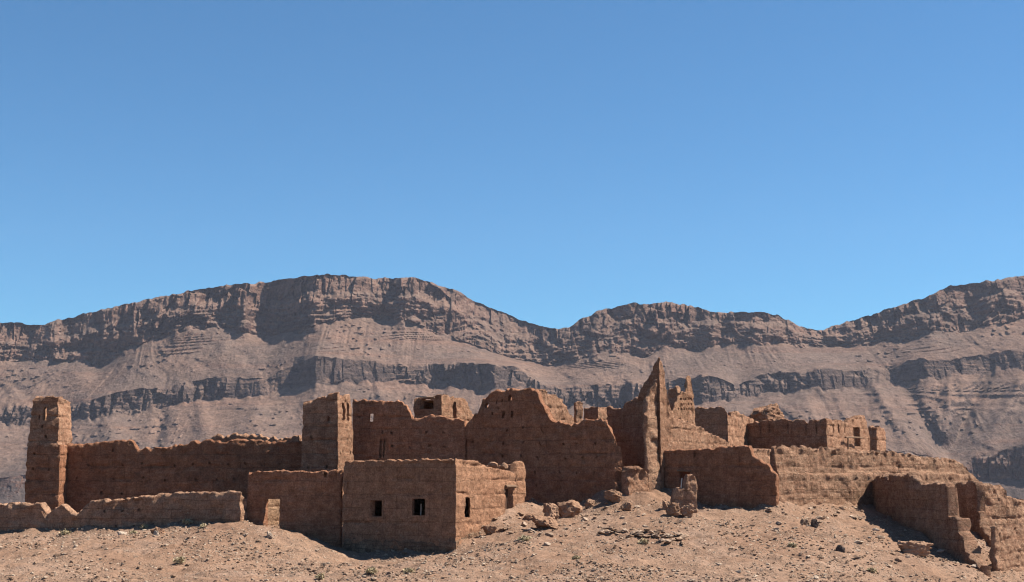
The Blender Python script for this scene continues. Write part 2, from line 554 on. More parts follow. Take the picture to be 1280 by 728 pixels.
def build_mountain():
    px = np.arange(-330, 1610, 1.1)
    n = len(px)
    mx = px * 1.27
    ridge = li(RIDGE, px) + 1.3 * vn(px / 9, 0, 0, 1) + .9 * np.round(2 * vn(px / 4.5, 3, 0, 2)) / 2
    cliff = li(CLIFF, px) + 2.2 * vn(px / 17, 0, 0, 5) + 1.4 * vn(px / 5, 0, 0, 6)
    cliff = np.maximum(cliff, ridge + 6)
    b2t = li(B2T, px) + 2.0 * vn(px / 16, 0, 0, 8) + 1.0 * vn(px / 5, 0, 0, 9)
    b2b = li(B2B, px) + 3.2 * vn(px / 12, 0, 0, 10) + 1.5 * vn(px / 5, 0, 0, 12)
    b2b = np.maximum(b2b, b2t + 2)
    b3t, b3b = li(B3T, px) + 1.5 * vn(px / 14, 0, 0, 14), li(B3B, px) + 2 * vn(px / 12, 0, 0, 15)
    def smooth(a, k):
        g_ = np.exp(-np.linspace(-2, 2, 2 * k + 1) ** 2)
        return np.convolve(np.pad(a, k, mode='edge'), g_ / g_.sum(), 'valid')
    off1 = smooth(li(COFF, px), 3) * .8
    off2 = smooth(li(B2OFF, px), 3) * .9
    off1s = smooth(off1, 60)
    off2s = smooth(off2, 50)
    rows = []

    def sect(pa, pb, Ya, Yb, k, kind, first=False):
        soft = kind in ('scree', 'slope', 'slope2')
        sa, sb = (smooth(pa, 26), smooth(pb, 26)) if soft else (pa, pb)
        for t in np.linspace(0, 1, k)[0 if first else 1:]:
            pyl = pa + (pb - pa) * t
            if soft:
                pyl = sa + (sb - sa) * t + (pa - sa) * sstep(.12, 0, t) + (pb - sb) * sstep(.88, 1, t)
            Yt_ = Ya + (Yb - Ya) * t
            if kind == 'scree':   # scree smooths out the bays of the cliff above and of the band below
                Yt_ = Yt_ - (off1 - off1s) * (1 - t) * sstep(.0, .3, t) - (off2 - off2s) * t * sstep(1, .75, t)
            if kind == 'slope':
                Yt_ = Yt_ - (off2 - off2s) * (1 - t) * sstep(.0, .25, t)
            rows.append((pyl, Yt_, kind, t))

    one = np.ones(n)
    Yr = 2288 * one + off1 * .85
    Yr = Yr + 60 * np.exp(-((px - 625) / 55) ** 2) + 30 * np.exp(-((px - 752) / 35) ** 2)
    Yc = 2240 * one + off1
    Yt = 2105 * one + off2
    Yb = 2088 * one + off2
    Y3t = 1905 * one + 15 * vn(px / 60, 0, 0, 17)
    Y3b = 1896 * one + 15 * vn(px / 60, 0, 0, 17)
    right = sstep(1180, 1230, px)
    Y3b = Y3b - 12 * (1 - right)
    rows.append((ridge + 3, Yr + 420, 'back', 0))
    rows.append((ridge + 1.2, Yr + 60, 'back', 0))
    rows.append((ridge + .2, Yr + 14, 'back', 0))
    sect(ridge, cliff, Yr, Yc, 66, 'cliff', True)
    sect(cliff, b2t, Yc, Yt, 56, 'scree')
    sect(b2t, b2b, Yt, Yb, 34, 'band')
    sect(b2b, b3t, Yb, Y3t, 66, 'slope')
    sect(b3t, b3b, Y3t, Y3b, 20, 'band3')
    sect(b3b, np.maximum(b3b + 20, 672) * one, Y3b, 1775 * one, 26, 'slope2')
    A_py = np.array([r[0] for r in rows])
    A_Y = np.array([r[1] for r in rows])
    T = np.array([r[3] for r in rows])
    kinds = np.array([r[2] for r in rows])
    PX = np.broadcast_to(px, A_py.shape)
    Z0 = (HORIZON - A_py) / F * A_Y
    X0 = (PX - 640) / F * A_Y
    dY = np.zeros_like(A_Y)
    k = kinds == 'cliff'
    if True:
        t = T[k][:, None]
        x, z = X0[k], Z0[k]
        zz = z + 10 * vn(x / 60, 0, 0, 40)
        fl = fbm(x / 60, zz / 160, 0, 41, 3, .5)
        a1, t1 = blocks(x + 14 * vn(x / 70, 0, 0, 57), zz, 30, 62, 42, .7)
        a2, t2 = blocks(x, zz, 10, 24, 43)
        a3, t3 = blocks(x, zz, 4.6, 8, 46)
        crack = -np.exp(-(vn(x / 17, zz / 75, 0, 44) / .09) ** 2)
        pxk = PX[k]
        soft_ = np.maximum(np.exp(-((pxk - 625) / 55) ** 2), .9 * np.exp(-((pxk - 752) / 30) ** 2) * sstep(.55, .3, t))
        flut = .25 + .75 * sstep(-.35, .45, vn(x / 120, zz / 70, 0, 54)) * (1 - .6 * soft_)
        lump = fbm(x / 20, zz / 15, 0, 56, 4, .6)
        capm = sstep(.50, .30, t + .10 * vn(x / 40, 0, 0, 49))   # the caprock above, rubbly ledges below
        led = -20 * sstep(.30, .50, t + .12 * vn(x / 55, 2, 0, 50)) * (1 - t) * (.7 + .6 * vn(x / 80, 5, 0, 51))
        ph = zz / 9.0 + .8 * vn(x / 50, zz / 30, 0, 52)
        fr = ph - np.floor(ph)
        shelf = (sstep(.55, 1.0, fr) - fr) * 6 * (1 - .8 * capm) * (.5 + .5 * sstep(-.3, .4, vn(x / 70, zz / 20, 0, 53)))
        dY[k] = (-10 * fl - (5 + 3 * capm) * a1 + 22 * t1 * (.25 + .75 * capm) * flut - (2 + 2 * capm) * a2 * flut + 9 * t2 * flut - 6.5 * (1 - capm) * lump - 2 * lump - 1.3 * a3 + 2.5 * t3
                 - (10 * capm + 4) * crack * flut + shelf + led)
        dY[k] *= sstep(-.02, .05, t) * .85 + .15
    for nm, seed in (('scree', 60), ('slope', 70), ('slope2', 80)):
        k = kinds == nm
        t = T[k][:, None]
        x, z = X0[k], Z0[k]
        env = np.sin(np.clip(t, 0, 1) * math.pi) ** .6
        gull = fbm(x / 55 + .5 * vn(x / 45, z / 30, 0, seed) + z / 140, z / 90, 0, seed + 1, 3)
        shear = 1.1 * vn(x / 170, z / 300, 0, seed + 11) + .5 * vn(x / 60, z / 200, 0, seed + 12)
        rill = fbm((x + shear * z) / 15, z / 130, 0, seed + 13, 3, .55)
        gull = gull + .42 * rill * sstep(-.5, .4, vn(x / 90, z / 70, 0, seed + 14))
        if nm == 'slope':
            pxx, pyy = PX[k], A_py[k]
            for (ax, ay, bx, by, wd_, am) in FANS:
                q = np.clip(((pxx - ax) * (bx - ax) + (pyy - ay) * (by - ay)) / ((bx - ax) ** 2 + (by - ay) ** 2), 0, 1)
                dd_ = np.hypot(pxx - ax - q * (bx - ax), pyy - ay - q * (by - ay)) / (wd_ * (.35 + .65 * (q if am < 0 else 1)))
                gull = gull - 2.2 * am * np.exp(-dd_ ** 2)
        rub = fbm(x / 9, z / 5, 0, seed + 2, 3, .6)
        bould = np.maximum(0, vn(x / 5.5, z / 3.5, 0, seed + 3) - .45)
        clus = sstep(-.1, .5, vn(x / 70, z / 40, 0, seed + 4))
        per = 10.0 + 4 * vn(x / 300, z / 40, 0, seed + 9)
        ph = (z + 7 * vn(x / 110, z / 60, 0, seed + 5) + x * .02) / per
        fr = ph - np.floor(ph)
        step = (sstep(.0, .8, fr) - fr) * per * 1.5
        mask = sstep(.0, .4, vn(x / 130, z / 22, 0, seed + 6) + (.12 if nm == 'slope' else -.6))
        dY[k] = env * (-6.5 * gull - .7 * rub - (5 + 12 * clus) * bould) + step * mask * env
    for nm in ('band', 'band3'):
        k = kinds == nm
        t = T[k][:, None]
        x, z = X0[k], Z0[k]
        fl = fbm(x / 55, z / 90, 0, 91, 3, .5)
        crack = -np.exp(-(vn(x / 15, z / 60, 0, 93) / .10) ** 2)
        a1, t1 = blocks(x, z, 20, 30, 94)
        a2, t2 = blocks(x, z, 8, 10, 97)
        ph = z / 6.0 + .8 * vn(x / 50, z / 30, 0, 98)
        fr = ph - np.floor(ph)
        shelf = (sstep(.55, 1.0, fr) - fr) * 3.5 * (.5 + .5 * vn(x / 60, z / 8, 0, 99))
        weak = sstep(-.55, .0, vn(x / 120, 1, 0, 96)) if nm == 'band' else sstep(1190, 1225, PX[k])
        dY[k] = (-8 * fl - 8 * crack - 5 * a1 + 12 * t1 - 2.2 * a2 + 6 * t2 + shelf) * (.35 + .65 * weak)
        dY[k] *= np.sin(np.clip(t, .03, .97) * math.pi) ** .35
    Yf = A_Y + dY
    v = (364 - A_py) / F
    u = (PX - 640) / F
    den = CT - v * ST
    X = u * Yf / den
    Z = (ST + v * CT) * Yf / den
    co = np.stack([X.ravel(), Yf.ravel(), Z.ravel()], 1)
    R, W = A_py.shape
    ix = np.arange(R * W).reshape(R, W)
    q = np.stack([ix[1:, :-1], ix[1:, 1:], ix[:-1, 1:], ix[:-1, :-1]], -1).reshape(-1, 4)
    o = link('mountains', mesh_from('mountains', co, q, sharp=48), M_mount)
    o['kind'] = 'structure'
    o['label'] = 'long bare mountain ridge with banded cliffs and scree slopes behind the ruins'


build_mountain()


# ------------------------------------------------------------------ walls
class Wall:
    """A mud wall along a plan line: profile of its top, openings, recesses, erosion. Face side = right-hand side of travel (towards the viewer for travel to +X)."""

    def __init__(self, path, zb, thick=.5, closed=False, cell=.085, batter=.02, amp=.05, rag=.06, rnd=.2, seed=1, step=None, bb=None):
        self.p = [np.array(q, float) for q in path]
        if closed:
            self.p.append(self.p[0])
        self.closed, self.zb, self.thick, self.cell = closed, zb, thick, cell
        self.batter, self.amp, self.rag, self.rnd, self.seed, self.step = batter, amp, rag, rnd * .38, seed, step
        self.bb = bb
        d = [np.linalg.norm(self.p[i + 1] - self.p[i]) for i in range(len(self.p) - 1)]
        self.s0 = np.concatenate([[0], np.cumsum(d)])
        self.top, self.op, self.rec = [], [], []

    def hit(self, seg, px, py):
        a, b = self.p[seg], self.p[seg + 1]
        e = b - a
        nrm = np.array([e[1], -e[0]]) / np.linalg.norm(e)
        r = ray(px, py)
        t = nrm.dot(a) / nrm.dot(r[:2])
        q = r * t
        return self.s0[seg] + (q[:2] - a).dot(e) / np.linalg.norm(e), q[2]

    def tops(self, seg, s, keep=False):
        for px, py in L(s):
            ss, z = self.hit(seg, px, py)
            if not keep:
                ss = min(max(ss, self.s0[seg] + 1e-3), self.s0[seg + 1] - 1e-3)
            self.top.append((ss, z))
        return self

    def flat(self, seg, z, z2=None):
        self.top.append((self.s0[seg] + .002, z))
        self.top.append((self.s0[seg + 1] - .002, z if z2 is None else z2))
        return self

    def hole(self, seg, x0, y0, x1, y1, shape='rect'):
        s0, z1 = self.hit(seg, x0, y0)
        s1, _ = self.hit(seg, x1, y0)
        _, z0 = self.hit(seg, (x0 + x1) / 2, y1)
        self.op.append((min(s0, s1), max(s0, s1), z0, z1, shape, 0))
        return self

    def recess(self, seg, x0, y0, x1, y1, depth=.25, shape='rect'):
        self.hole(seg, x0, y0, x1, y1, shape)
        a = self.op.pop()
        self.op.append((*a[:5], depth))
        return self

    def pits(self, seg, n, ztop=None, zlow=None, rows=.9, skip=.35):
        rr = random.Random(self.seed * 77 + seg)
        s = self.s0[seg] + .5
        zt = ztop if ztop is not None else max(z for _, z in self.top) - .4
        zl = zlow if zlow is not None else zt - rows * n
        z = zt
        while z > zl:
            s = self.s0[seg] + .4 + rr.random() * .6
            while s < self.s0[seg + 1] - .4:
                if rr.random() > skip:
                    self.rec.append((s + rr.uniform(-.15, .15), z + rr.uniform(-.08, .08)))
                s += 1.15
            z -= rows
        return self

    def mesh(self, name, origin):
        S_tot = self.s0[-1]
        ss = list(np.arange(0, S_tot, self.cell)) + list(self.s0)
        for o in self.op:
            ss += [o[0], o[1]]
            if o[4] != 'rect':
                ss += list(np.linspace(o[0], o[1], 7))
        ss = np.array(sorted(ss))
        hard = set(round(v, 5) for v in list(self.s0) + [v for o in self.op for v in o[:2]])
        keep = [ss[0]]
        for v in ss[1:]:
            if v - keep[-1] < self.cell * .35:
                if round(v, 5) in hard and round(keep[-1], 5) not in hard:
                    keep[-1] = v
                elif round(v, 5) in hard and v - keep[-1] > 1e-4:
                    keep.append(v)
                continue
            keep.append(v)
        s = np.array(keep)
        n = len(s)
        tp = sorted(self.top)
        tx, tz = np.array([a for a, _ in tp]), np.array([b for _, b in tp])
        top = np.interp(s, tx, tz)
        sd = self.seed
        jag = self.rag * (fbm(s / 1.5, sd, 0, sd, 3) * .6 + .7 * np.round(1.6 * vn(s / .36, sd + 4, 0, sd)) / 1.6 + .9 * vn(s / .16, sd + 8, 0, sd) - .1)
        top = top + jag
        if self.closed:
            top[-1] = top[0]
        zb = self.zb
        hmax = top.max() - zb
        dt = np.array([0, .05, .11, .19, .29, .42])
        k = max(3, int((hmax - .42) / self.cell))
        # rows measured from the base upwards
        h = np.maximum(top - zb, .3)
        sc = np.minimum(1, h / 1.2)
        low = np.linspace(0, 1, k + 1)
        zlow = zb + (h - .42 * sc)[:, None] * low[None, :]
        zhi = top[:, None] - dt[::-1][None, 1:] * sc[:, None]
        Zv = np.concatenate([zlow, zhi], 1)
        N = Zv.shape[1]
        state = np.ones((n - 1, N - 1), int)
        depth = np.zeros((n - 1, N - 1))
        for (a, b, z0, z1, shp, dp) in self.op:
            i0 = int(np.argmin(abs(s - a)))
            i1 = int(np.argmin(abs(s - b)))
            if i1 <= i0:
                i1 = i0 + 1
            im = (i0 + i1) // 2
            j0 = int(np.argmin(abs(Zv[im] - z0)))
            j1 = int(np.argmin(abs(Zv[im] - z1)))
            if j1 <= j0:
                j1 = j0 + 1
            if j1 >= N - 1 and z1 < Zv[im, N - 1] - .02:
                j1 = N - 2
            cs, hw = (a + b) / 2, max((b - a) / 2, 1e-3)
            for i in range(i0, i1 + 1):
                q = np.clip(abs(s[i] - cs) / hw, 0, 1)
                if shp == 'ellipse':
                    r = math.sqrt(max(0, 1 - q * q)) * .999 + .001
                    za, zc = (z0 + z1) / 2 - (z1 - z0) / 2 * r, (z0 + z1) / 2 + (z1 - z0) / 2 * r
                elif shp == 'arch':
                    r = math.sqrt(max(0, 1 - q * q))
                    za, zc = z0, z1 - hw * (1 - r) * .9
                else:
                    za, zc = z0, z1
                if j1 < N - 1 or z1 < Zv[i, N - 1]:
                    zc = min(zc, Zv[i, min(j1 + 1, N - 1)] - .01) if j1 + 1 < N else zc
                Zv[i, j0:j1 + 1] = np.linspace(za, zc, j1 - j0 + 1)
                if j0 > 0:
                    Zv[i, :j0 + 1] = zb + (Zv[i, :j0 + 1] - zb) * (za - zb) / max(Zv[i, j0], za, zb + .01) if False else np.linspace(zb, za, j0 + 1)
            state[i0:i1, j0:j1] = 2 if dp else 0
            depth[i0:i1, j0:j1] = dp
        for (a, z) in self.rec:
            i = int(np.searchsorted(s, a)) - 1
            if i < 0 or i >= n - 1:
                continue
            j = int(np.searchsorted(Zv[i], z)) - 1
            if 0 < j < N - 8 and i < n - 2 and (state[i:i + 2, j:j + 2] == 1).all():
                state[i:i + 2, j:j + 2], depth[i:i + 2, j:j + 2] = 2, .22
        # plan points and mitred normals
        nseg = len(self.p) - 1
        sn, mit = [], []
        for q in range(nseg):
            e = self.p[q + 1] - self.p[q]
            e = e / np.linalg.norm(e)
            sn.append(np.array([e[1], -e[0]]))
        for q in range(nseg + 1):
            if self.closed and q in (0, nseg):
                n0, n1 = sn[-1], sn[0]
            else:
                n0, n1 = sn[max(q - 1, 0)], sn[min(q, nseg - 1)]
            m = n0 + n1
            m = m / max(np.linalg.norm(m), 1e-6)
            mit.append(m / max(m.dot(n1), .35))
        P2, N2, NS = np.zeros((n, 2)), np.zeros((n, 2)), np.zeros((n, 2))
        for i, v in enumerate(s):
            sg = min(int(np.searchsorted(self.s0, v + 1e-7, 'right')) - 1, nseg - 1)
            t_ = (v - self.s0[sg]) / (self.s0[sg + 1] - self.s0[sg])
            P2[i] = self.p[sg] * (1 - t_) + self.p[sg + 1] * t_
            N2[i] = mit[sg] * (1 - t_) + mit[sg + 1] * t_
            NS[i] = N2[i] / np.linalg.norm(N2[i]) if min(t_, 1 - t_) < 1e-6 else sn[sg]
        half = self.thick / 2
        r = min(self.rnd, half * .95)
        d = np.maximum(top[:, None] - Zv, 0)
        q = np.clip(d / r, 0, 1)
        ins = r * (1 - np.sqrt(1 - (1 - q) ** 2))
        if not self.closed:
            de = np.minimum(s, S_tot - s)[:, None]
            q = np.clip(de / r, 0, 1)
            ins = np.maximum(ins, r * (1 - np.sqrt(1 - (1 - q) ** 2)))
        bat = self.batter * (Zv - zb)
        if self.step is not None:
            bat = bat + self.step[1] * sstep(self.step[0] - .08, self.step[0] + .08, Zv + .12 * vn(s / 1.5, sd, 0, 5)[:, None])
        offF = -ins - bat
        bk_ = 0 if self.bb is None else self.bb[1] * np.maximum(0, Zv - self.bb[0])
        offB = np.minimum(-self.thick + ins + bk_ + np.zeros_like(bat), offF - .03)

        def layer(off, sdx):
            x = P2[:, 0][:, None] + N2[:, 0][:, None] * off
            y = P2[:, 1][:, None] + N2[:, 1][:, None] * off
            z = Zv.copy()
            disp = self.amp * (fbm(x / .9, y / .9, z / .7, sd * 3 + sdx, 3, .55) + .8 * fbm(x / 3, y / 3, z / 3, sd * 3 + 9 + sdx, 2))
            disp = disp + .028 * fbm(x / .27, y / .27, z / .22, sd + 31, 2)
            ph = (Zv + .10 * vn(s / 2.5, sd, 0, 3)[:, None]) / .82
            kk = np.round(ph)
            groove = np.exp(-((ph - kk) * .82 / .07) ** 2) * (.022 + .085 * np.maximum(0, vn(s[:, None] / 1.1 + kk * 3.7, kk, 0, sd + 40)))
            disp = disp - groove - .07 * np.maximum(0, vn(x / .3, y / .3, z / .22, sd + 33) - .5)
            edge = np.exp(-d / .35)
            disp = disp + edge * self.amp * 1.9 * fbm(x / .35, y / .35, z / .35, sd + 5, 2)
            x = x + NS[:, 0][:, None] * disp
            y = y + NS[:, 1][:, None] * disp
            jz = .03 * vn(x / .25, y / .25, z / .25, sd + 6)
            jx = .03 * vn(x / .25, y / .25, z / .25, sd + 7)
            if self.closed:
                jz[-1], jx[-1] = jz[0], jx[0]
            ti = np.stack([-NS[:, 1], NS[:, 0]], 1)
            x = x + ti[:, 0][:, None] * jx
            y = y + ti[:, 1][:, None] * jx
            z[:, 1:] += jz[:, 1:]
            return np.stack([x, y, z], -1)

        Fv = layer(offF, 0)
        Bv = layer(offB, 50)
        if self.closed:
            Fv[-1], Bv[-1] = Fv[0], Bv[0]
        nv = n * N
        co = [Fv.reshape(-1, 3), Bv.reshape(-1, 3)]
        uvb = np.stack([np.broadcast_to(s[:, None], Zv.shape), Zv], -1).reshape(-1, 2)
        uv = [uvb, uvb + .37]
        fi = np.arange(nv).reshape(n, N)
        bi = fi + nv
        I, J = np.nonzero(state == 1)
        quads = [np.stack([fi[I, J], fi[I + 1, J], fi[I + 1, J + 1], fi[I, J + 1]], 1)]
        I2, J2 = np.nonzero(state > 0)
        quads.append(np.stack([bi[I2, J2], bi[I2, J2 + 1], bi[I2 + 1, J2 + 1], bi[I2 + 1, J2]], 1))
        base = 2 * nv
        I3, J3 = np.nonzero(state == 2)
        if len(I3):
            rec = {}
            rc, ru = [], []

            def rv(i, j, dp):
                key = (i, j)
                if key not in rec:
                    rec[key] = base + len(rc)
                    c = Fv[i, j].copy()
                    m = NS[i]
                    dd = min(dp, self.thick * .8)
                    c[0] -= m[0] * dd
                    c[1] -= m[1] * dd
                    rc.append(c)
                    ru.append((s[i], Zv[i, j]))
                return rec[key]
            fq = []
            for i, j in zip(I3, J3):
                dp = depth[i, j]
                A = [(i, j), (i + 1, j), (i + 1, j + 1), (i, j + 1)]
                V = [rv(a, b, dp) for a, b in A]
                fq.append(V)
                nb = [(i, j - 1), (i + 1, j), (i, j + 1), (i - 1, j)]
                for e in range(4):
                    a, b = nb[e]
                    ns = state[a, b] if 0 <= a < n - 1 and 0 <= b < N - 1 else 0
                    if ns != 2:
                        p0, p1 = A[e], A[(e + 1) % 4]
                        fq.append([fi[p0], fi[p1], V[(e + 1) % 4], V[e]])
            co.append(np.array(rc))
            uv.append(np.array(ru))
            quads.append(np.array(fq))
        # reveal faces wherever solid meets empty
        sol = np.zeros((n + 1, N + 1), int)
        sol[1:n, 1:N] = (state > 0)
        if self.closed:
            sol[0, 1:N] = state[-1] > 0
            sol[n, 1:N] = state[0] > 0
        ii, jj = np.nonzero((sol[1:n, 1:N] == 1) & (sol[0:n - 1, 1:N] == 0))
        quads.append(np.stack([fi[ii, jj], fi[ii, jj + 1], bi[ii, jj + 1], bi[ii, jj]], 1))
        ii, jj = np.nonzero((sol[1:n, 1:N] == 1) & (sol[2:n + 1, 1:N] == 0))
        quads.append(np.stack([fi[ii + 1, jj + 1], fi[ii + 1, jj], bi[ii + 1, jj], bi[ii + 1, jj + 1]], 1))
        ii, jj = np.nonzero((sol[1:n, 1:N] == 1) & (sol[1:n, 2:N + 1] == 0))
        quads.append(np.stack([fi[ii, jj + 1], fi[ii + 1, jj + 1], bi[ii + 1, jj + 1], bi[ii, jj + 1]], 1))
        ii, jj = np.nonzero((sol[1:n, 1:N] == 1) & (sol[1:n, 0:N - 1] == 0) & (np.arange(N - 1)[None, :] > 0))
        quads.append(np.stack([fi[ii + 1, jj], fi[ii, jj], bi[ii, jj], bi[ii + 1, jj]], 1))
        quads = np.concatenate([x for x in quads if len(x)])
        co = np.concatenate(co) - np.array(origin)
        return mesh_from(name, co, quads, uv=np.concatenate(uv), sharp=50)

    def base(self):
        q = np.mean(self.p[:-1] if self.closed else self.p, axis=0)
        return (float(q[0]), float(q[1]), gz(q[0], q[1]))


def wall_thing(name, w, mat, label, cat='wall', group=None):
    b = w.base()
    return tag(link(name, w.mesh(name, b), mat, b), label, cat, group)


def part(name, w, mat, parent, label=None):
    b = tuple(parent.location)
    o = link(name, w.mesh(name, b), mat, (0, 0, 0), parent)
    if label:
        o['label'] = label
    return o


def slab(pts2, z0, z1, name, mat, parent, seed=3, amp=.03):
    """a thin earth or timber slab over a plan polygon"""
    n = len(pts2)
    b = np.array(parent.location)
    co = [(x, y, z0) for x, y in pts2] + [(x, y, z1 + amp * (i % 2)) for i, (x, y) in enumerate(pts2)]
    co = np.array(co) - b
    me = bpy.data.meshes.new(name)
    faces = [list(range(n))[::-1], list(range(n, 2 * n))] + [[i, (i + 1) % n, n + (i + 1) % n, n + i] for i in range(n)]
    me.from_pydata([tuple(c) for c in co], [], faces)
    return link(name, me, mat, (0, 0, 0), parent)


def beam(a, b, w, h, name, mat, parent, seed=1):
    """a rough hewn beam from a to b, slightly bent, w wide and h deep"""
    a, b = np.array(a, float), np.array(b, float)
    d = b - a
    ln = np.linalg.norm(d)
    d /= ln
    up = np.array([0, 0, 1.0]) if abs(d[2]) < .8 else np.array([0, 1.0, 0])
    sd = np.cross(d, up)
    sd /= np.linalg.norm(sd)
    up = np.cross(sd, d)
    k, m = 7, 8
    co, q = [], []
    rr = random.Random(seed)
    for i in range(k):
        t = i / (k - 1)
        c = a + d * ln * t + up * .02 * math.sin(t * 3.1) + sd * rr.uniform(-.01, .01)
        for j in range(m):
            an = 2 * math.pi * (j + .5) / m
            cx, cy = math.cos(an), math.sin(an)
            f = 1 / max(abs(cx), abs(cy)) * .93
            co.append(c + sd * cx * f * w / 2 * rr.uniform(.93, 1.05) + up * cy * f * h / 2 * rr.uniform(.93, 1.05))
    for i in range(k - 1):
        for j in range(m):
            q.append([i * m + j, i * m + (j + 1) % m, (i + 1) * m + (j + 1) % m, (i + 1) * m + j])
    me = bpy.data.meshes.new(name)
    co = np.array(co) - np.array(parent.location if parent is not None else (0, 0, 0))
    me.from_pydata([tuple(c) for c in co], [], q + [list(range(m))[::-1], list(range((k - 1) * m, k * m))])
    return link(name, me, mat, (0, 0, 0), parent)


# --- tower at the left end
fl, fr = XY(29, 92), XY(75, 92)
back = 3.2
lo = Wall([fl, fr, (fr[0] + .1, 92 + back), (fl[0] + .1, 92 + back)], -4.0, .45, True, batter=.025, amp=.05, rag=.02, rnd=.06, seed=2)
lo.tops(0, "30:556 76:556")
for k in (1, 2, 3):
    lo.flat(k, lo.top[0][1])
lo.pits(0, 4, ztop=1.6, skip=.45)
T1 = root('watchtower', 'tall slender two-tiered mud tower with keyhole window standing apart at the far end', 'tower', lo.base())
part('lower_tier', lo, M_shade_red, T1)
ul, ur = XY(34.5, 92.12, 556), XY(73, 92.12, 556)
up = Wall([ul, ur, (ur[0] + .0, 92.12 + 2.9), (ul[0] + .1, 92.12 + 2.9)], lo.top[0][1] - .12, .38, True, batter=.055, amp=.07, rag=.07, rnd=.12, seed=3)
up.tops(0, "38:500 42:496 55:496 71:495 74:497")
z_ = up.top[2][1]
up.tops(1, "75:496 80:496 84:499").flat(2, z_ - .2).flat(3, z_ - .2, z_)
up.hole(0, 53, 509, 58.5, 526, 'arch').hole(0, 46, 519, 48.5, 525).hole(0, 51, 531, 53.5, 535)
up.recess(0, 55, 543, 59, 548, .25, 'ellipse')
part('upper_tier', up, M_wall, T1)

# --- long main wall and the second rim behind it
w = Wall([XY(77.5, 93.6), XY(378, 92.2)], -4.0, .8, amp=.06, rag=.085, rnd=.3, seed=5, batter=.02)
w.tops(0, "78:556 84:555 110:554 150:550 163:550 167:556 170:562 185:561 210:560 232:555 236:552 258:551 275:551 310:550 345:551 378:550")
w.pits(0, 5, ztop=1.9, rows=.95)
wall_thing('rampart_wall', w, M_shade_red, 'long dark reddish rampart wall with ragged top between the slender tower and the square tower')
w = Wall([XY(252, 97.5), XY(374, 96.5)], -2.5, .6, amp=.06, rag=.11, rnd=.28, seed=6)
w.tops(0, "250:553 256:549 266:546 275:544 300:543 320:544 335:546 350:547 362:545 376:545")
wall_thing('rear_wall', w, M_wall, 'broken rim of a wall showing just above the long dark rampart beside the square tower')

# --- low front wall
w = Wall([XY(-70, 87.5), XY(0, 86.8), XY(200, 85.2), XY(302, 82.8), XY(311.5, 83.7)], -5.2, .75, amp=.09, rag=.07, rnd=.34, seed=8)
w.tops(0, "-70:626 -40:628 -6:629")
w.tops(1, "0:630 30:629 50:629 53:634 56:641 64:640 68:634 76:629 82:634 90:641 97:641 104:633 112:626 122:624 140:625 160:622 195:619")
w.tops(2, "200:618 215:616 240:616 270:615 296:615")
w.tops(3, "301:615 304:617 308:625")
w.pits(1, 2, ztop=-1.9, rows=.8, skip=.5)
wall_thing('low_wall', w, M_stony, 'low eroded front wall with a dip in its top, ending at the doorway wall')

# --- annex wall with the doorway
w = Wall([XY(311, 91), XY(308.5, 83.8), XY(427, 82.9)], -5.0, .34, amp=.035, rag=.05, rnd=.18, seed=9)
w.flat(0, .4)
w.tops(1, "309:592 314:590 345:589 400:588 427:587")
w.hole(1, 328.5, 624, 349, 661)
w.recess(1, 404, 590, 408, 597, .2)
annex = wall_thing('annex_wall', w, M_shade_red, 'plain wall pierced by one sunlit open doorway, joined to the small house')
w = Wall([XY(321, 85.3), (XY(321, 85.3)[0] + 3.3, 88.6)], -4.0, .5, amp=.03, rag=.06, rnd=.2, seed=19)
w.flat(0, -.15)
wall_thing('partition_wall', w, M_tan, 'sunlit inner partition wall seen only through the open doorway')

# --- square tower in the middle
a, b = XY(373.5, 90), XY(423.5, 89.7)
d_ = np.array([b[1] - a[1], -(b[0] - a[0])]) / math.dist(a, b)
bk = -d_ * 3.4
lo = Wall([a, b, (b[0] + bk[0] + .25, b[1] + bk[1]), (a[0] + bk[0] + .1, a[1] + bk[1])], -3.5, .5, True, batter=.022, amp=.05, rag=.02, rnd=.06, seed=12)
lo.tops(0, "376:528 423:528")
z_ = lo.top[0][1]
for k in (1, 2, 3):
    lo.flat(k, z_)
lo.pits(0, 4, ztop=2.6, skip=.3).pits(1, 3, ztop=2.5, skip=.4)
T2 = root('square_tower', 'sturdy square mud tower with sunlit arched side and tiny hole, rising behind the doorway wall', 'tower', lo.base())
part('lower_tier', lo, M_wall, T2)
ins = .1
a2, b2 = XY(377.5, 90.15, 529), XY(422.5, 89.85, 529)
up = Wall([a2, b2, (b2[0] + bk[0] * .95 + .2, b2[1] + bk[1] * .95), (a2[0] + bk[0] * .95 + .1, a2[1] + bk[1] * .95)], z_ - .1, .42, True, batter=.05, amp=.05, rag=.13, rnd=.14, seed=13)
up.tops(0, "380:502 388:501 398:499 412:496 419:494 422:493")
up.tops(1, "423:493 431:496 440:497").flat(2, 4.6).flat(3, 4.6)
up.hole(0, 408, 520, 412.5, 527, 'ellipse').recess(1, 429, 503, 432.5, 526, .16, 'arch').recess(1, 435, 503, 438, 526, .16, 'arch')
part('upper_tier', up, M_wall, T2)

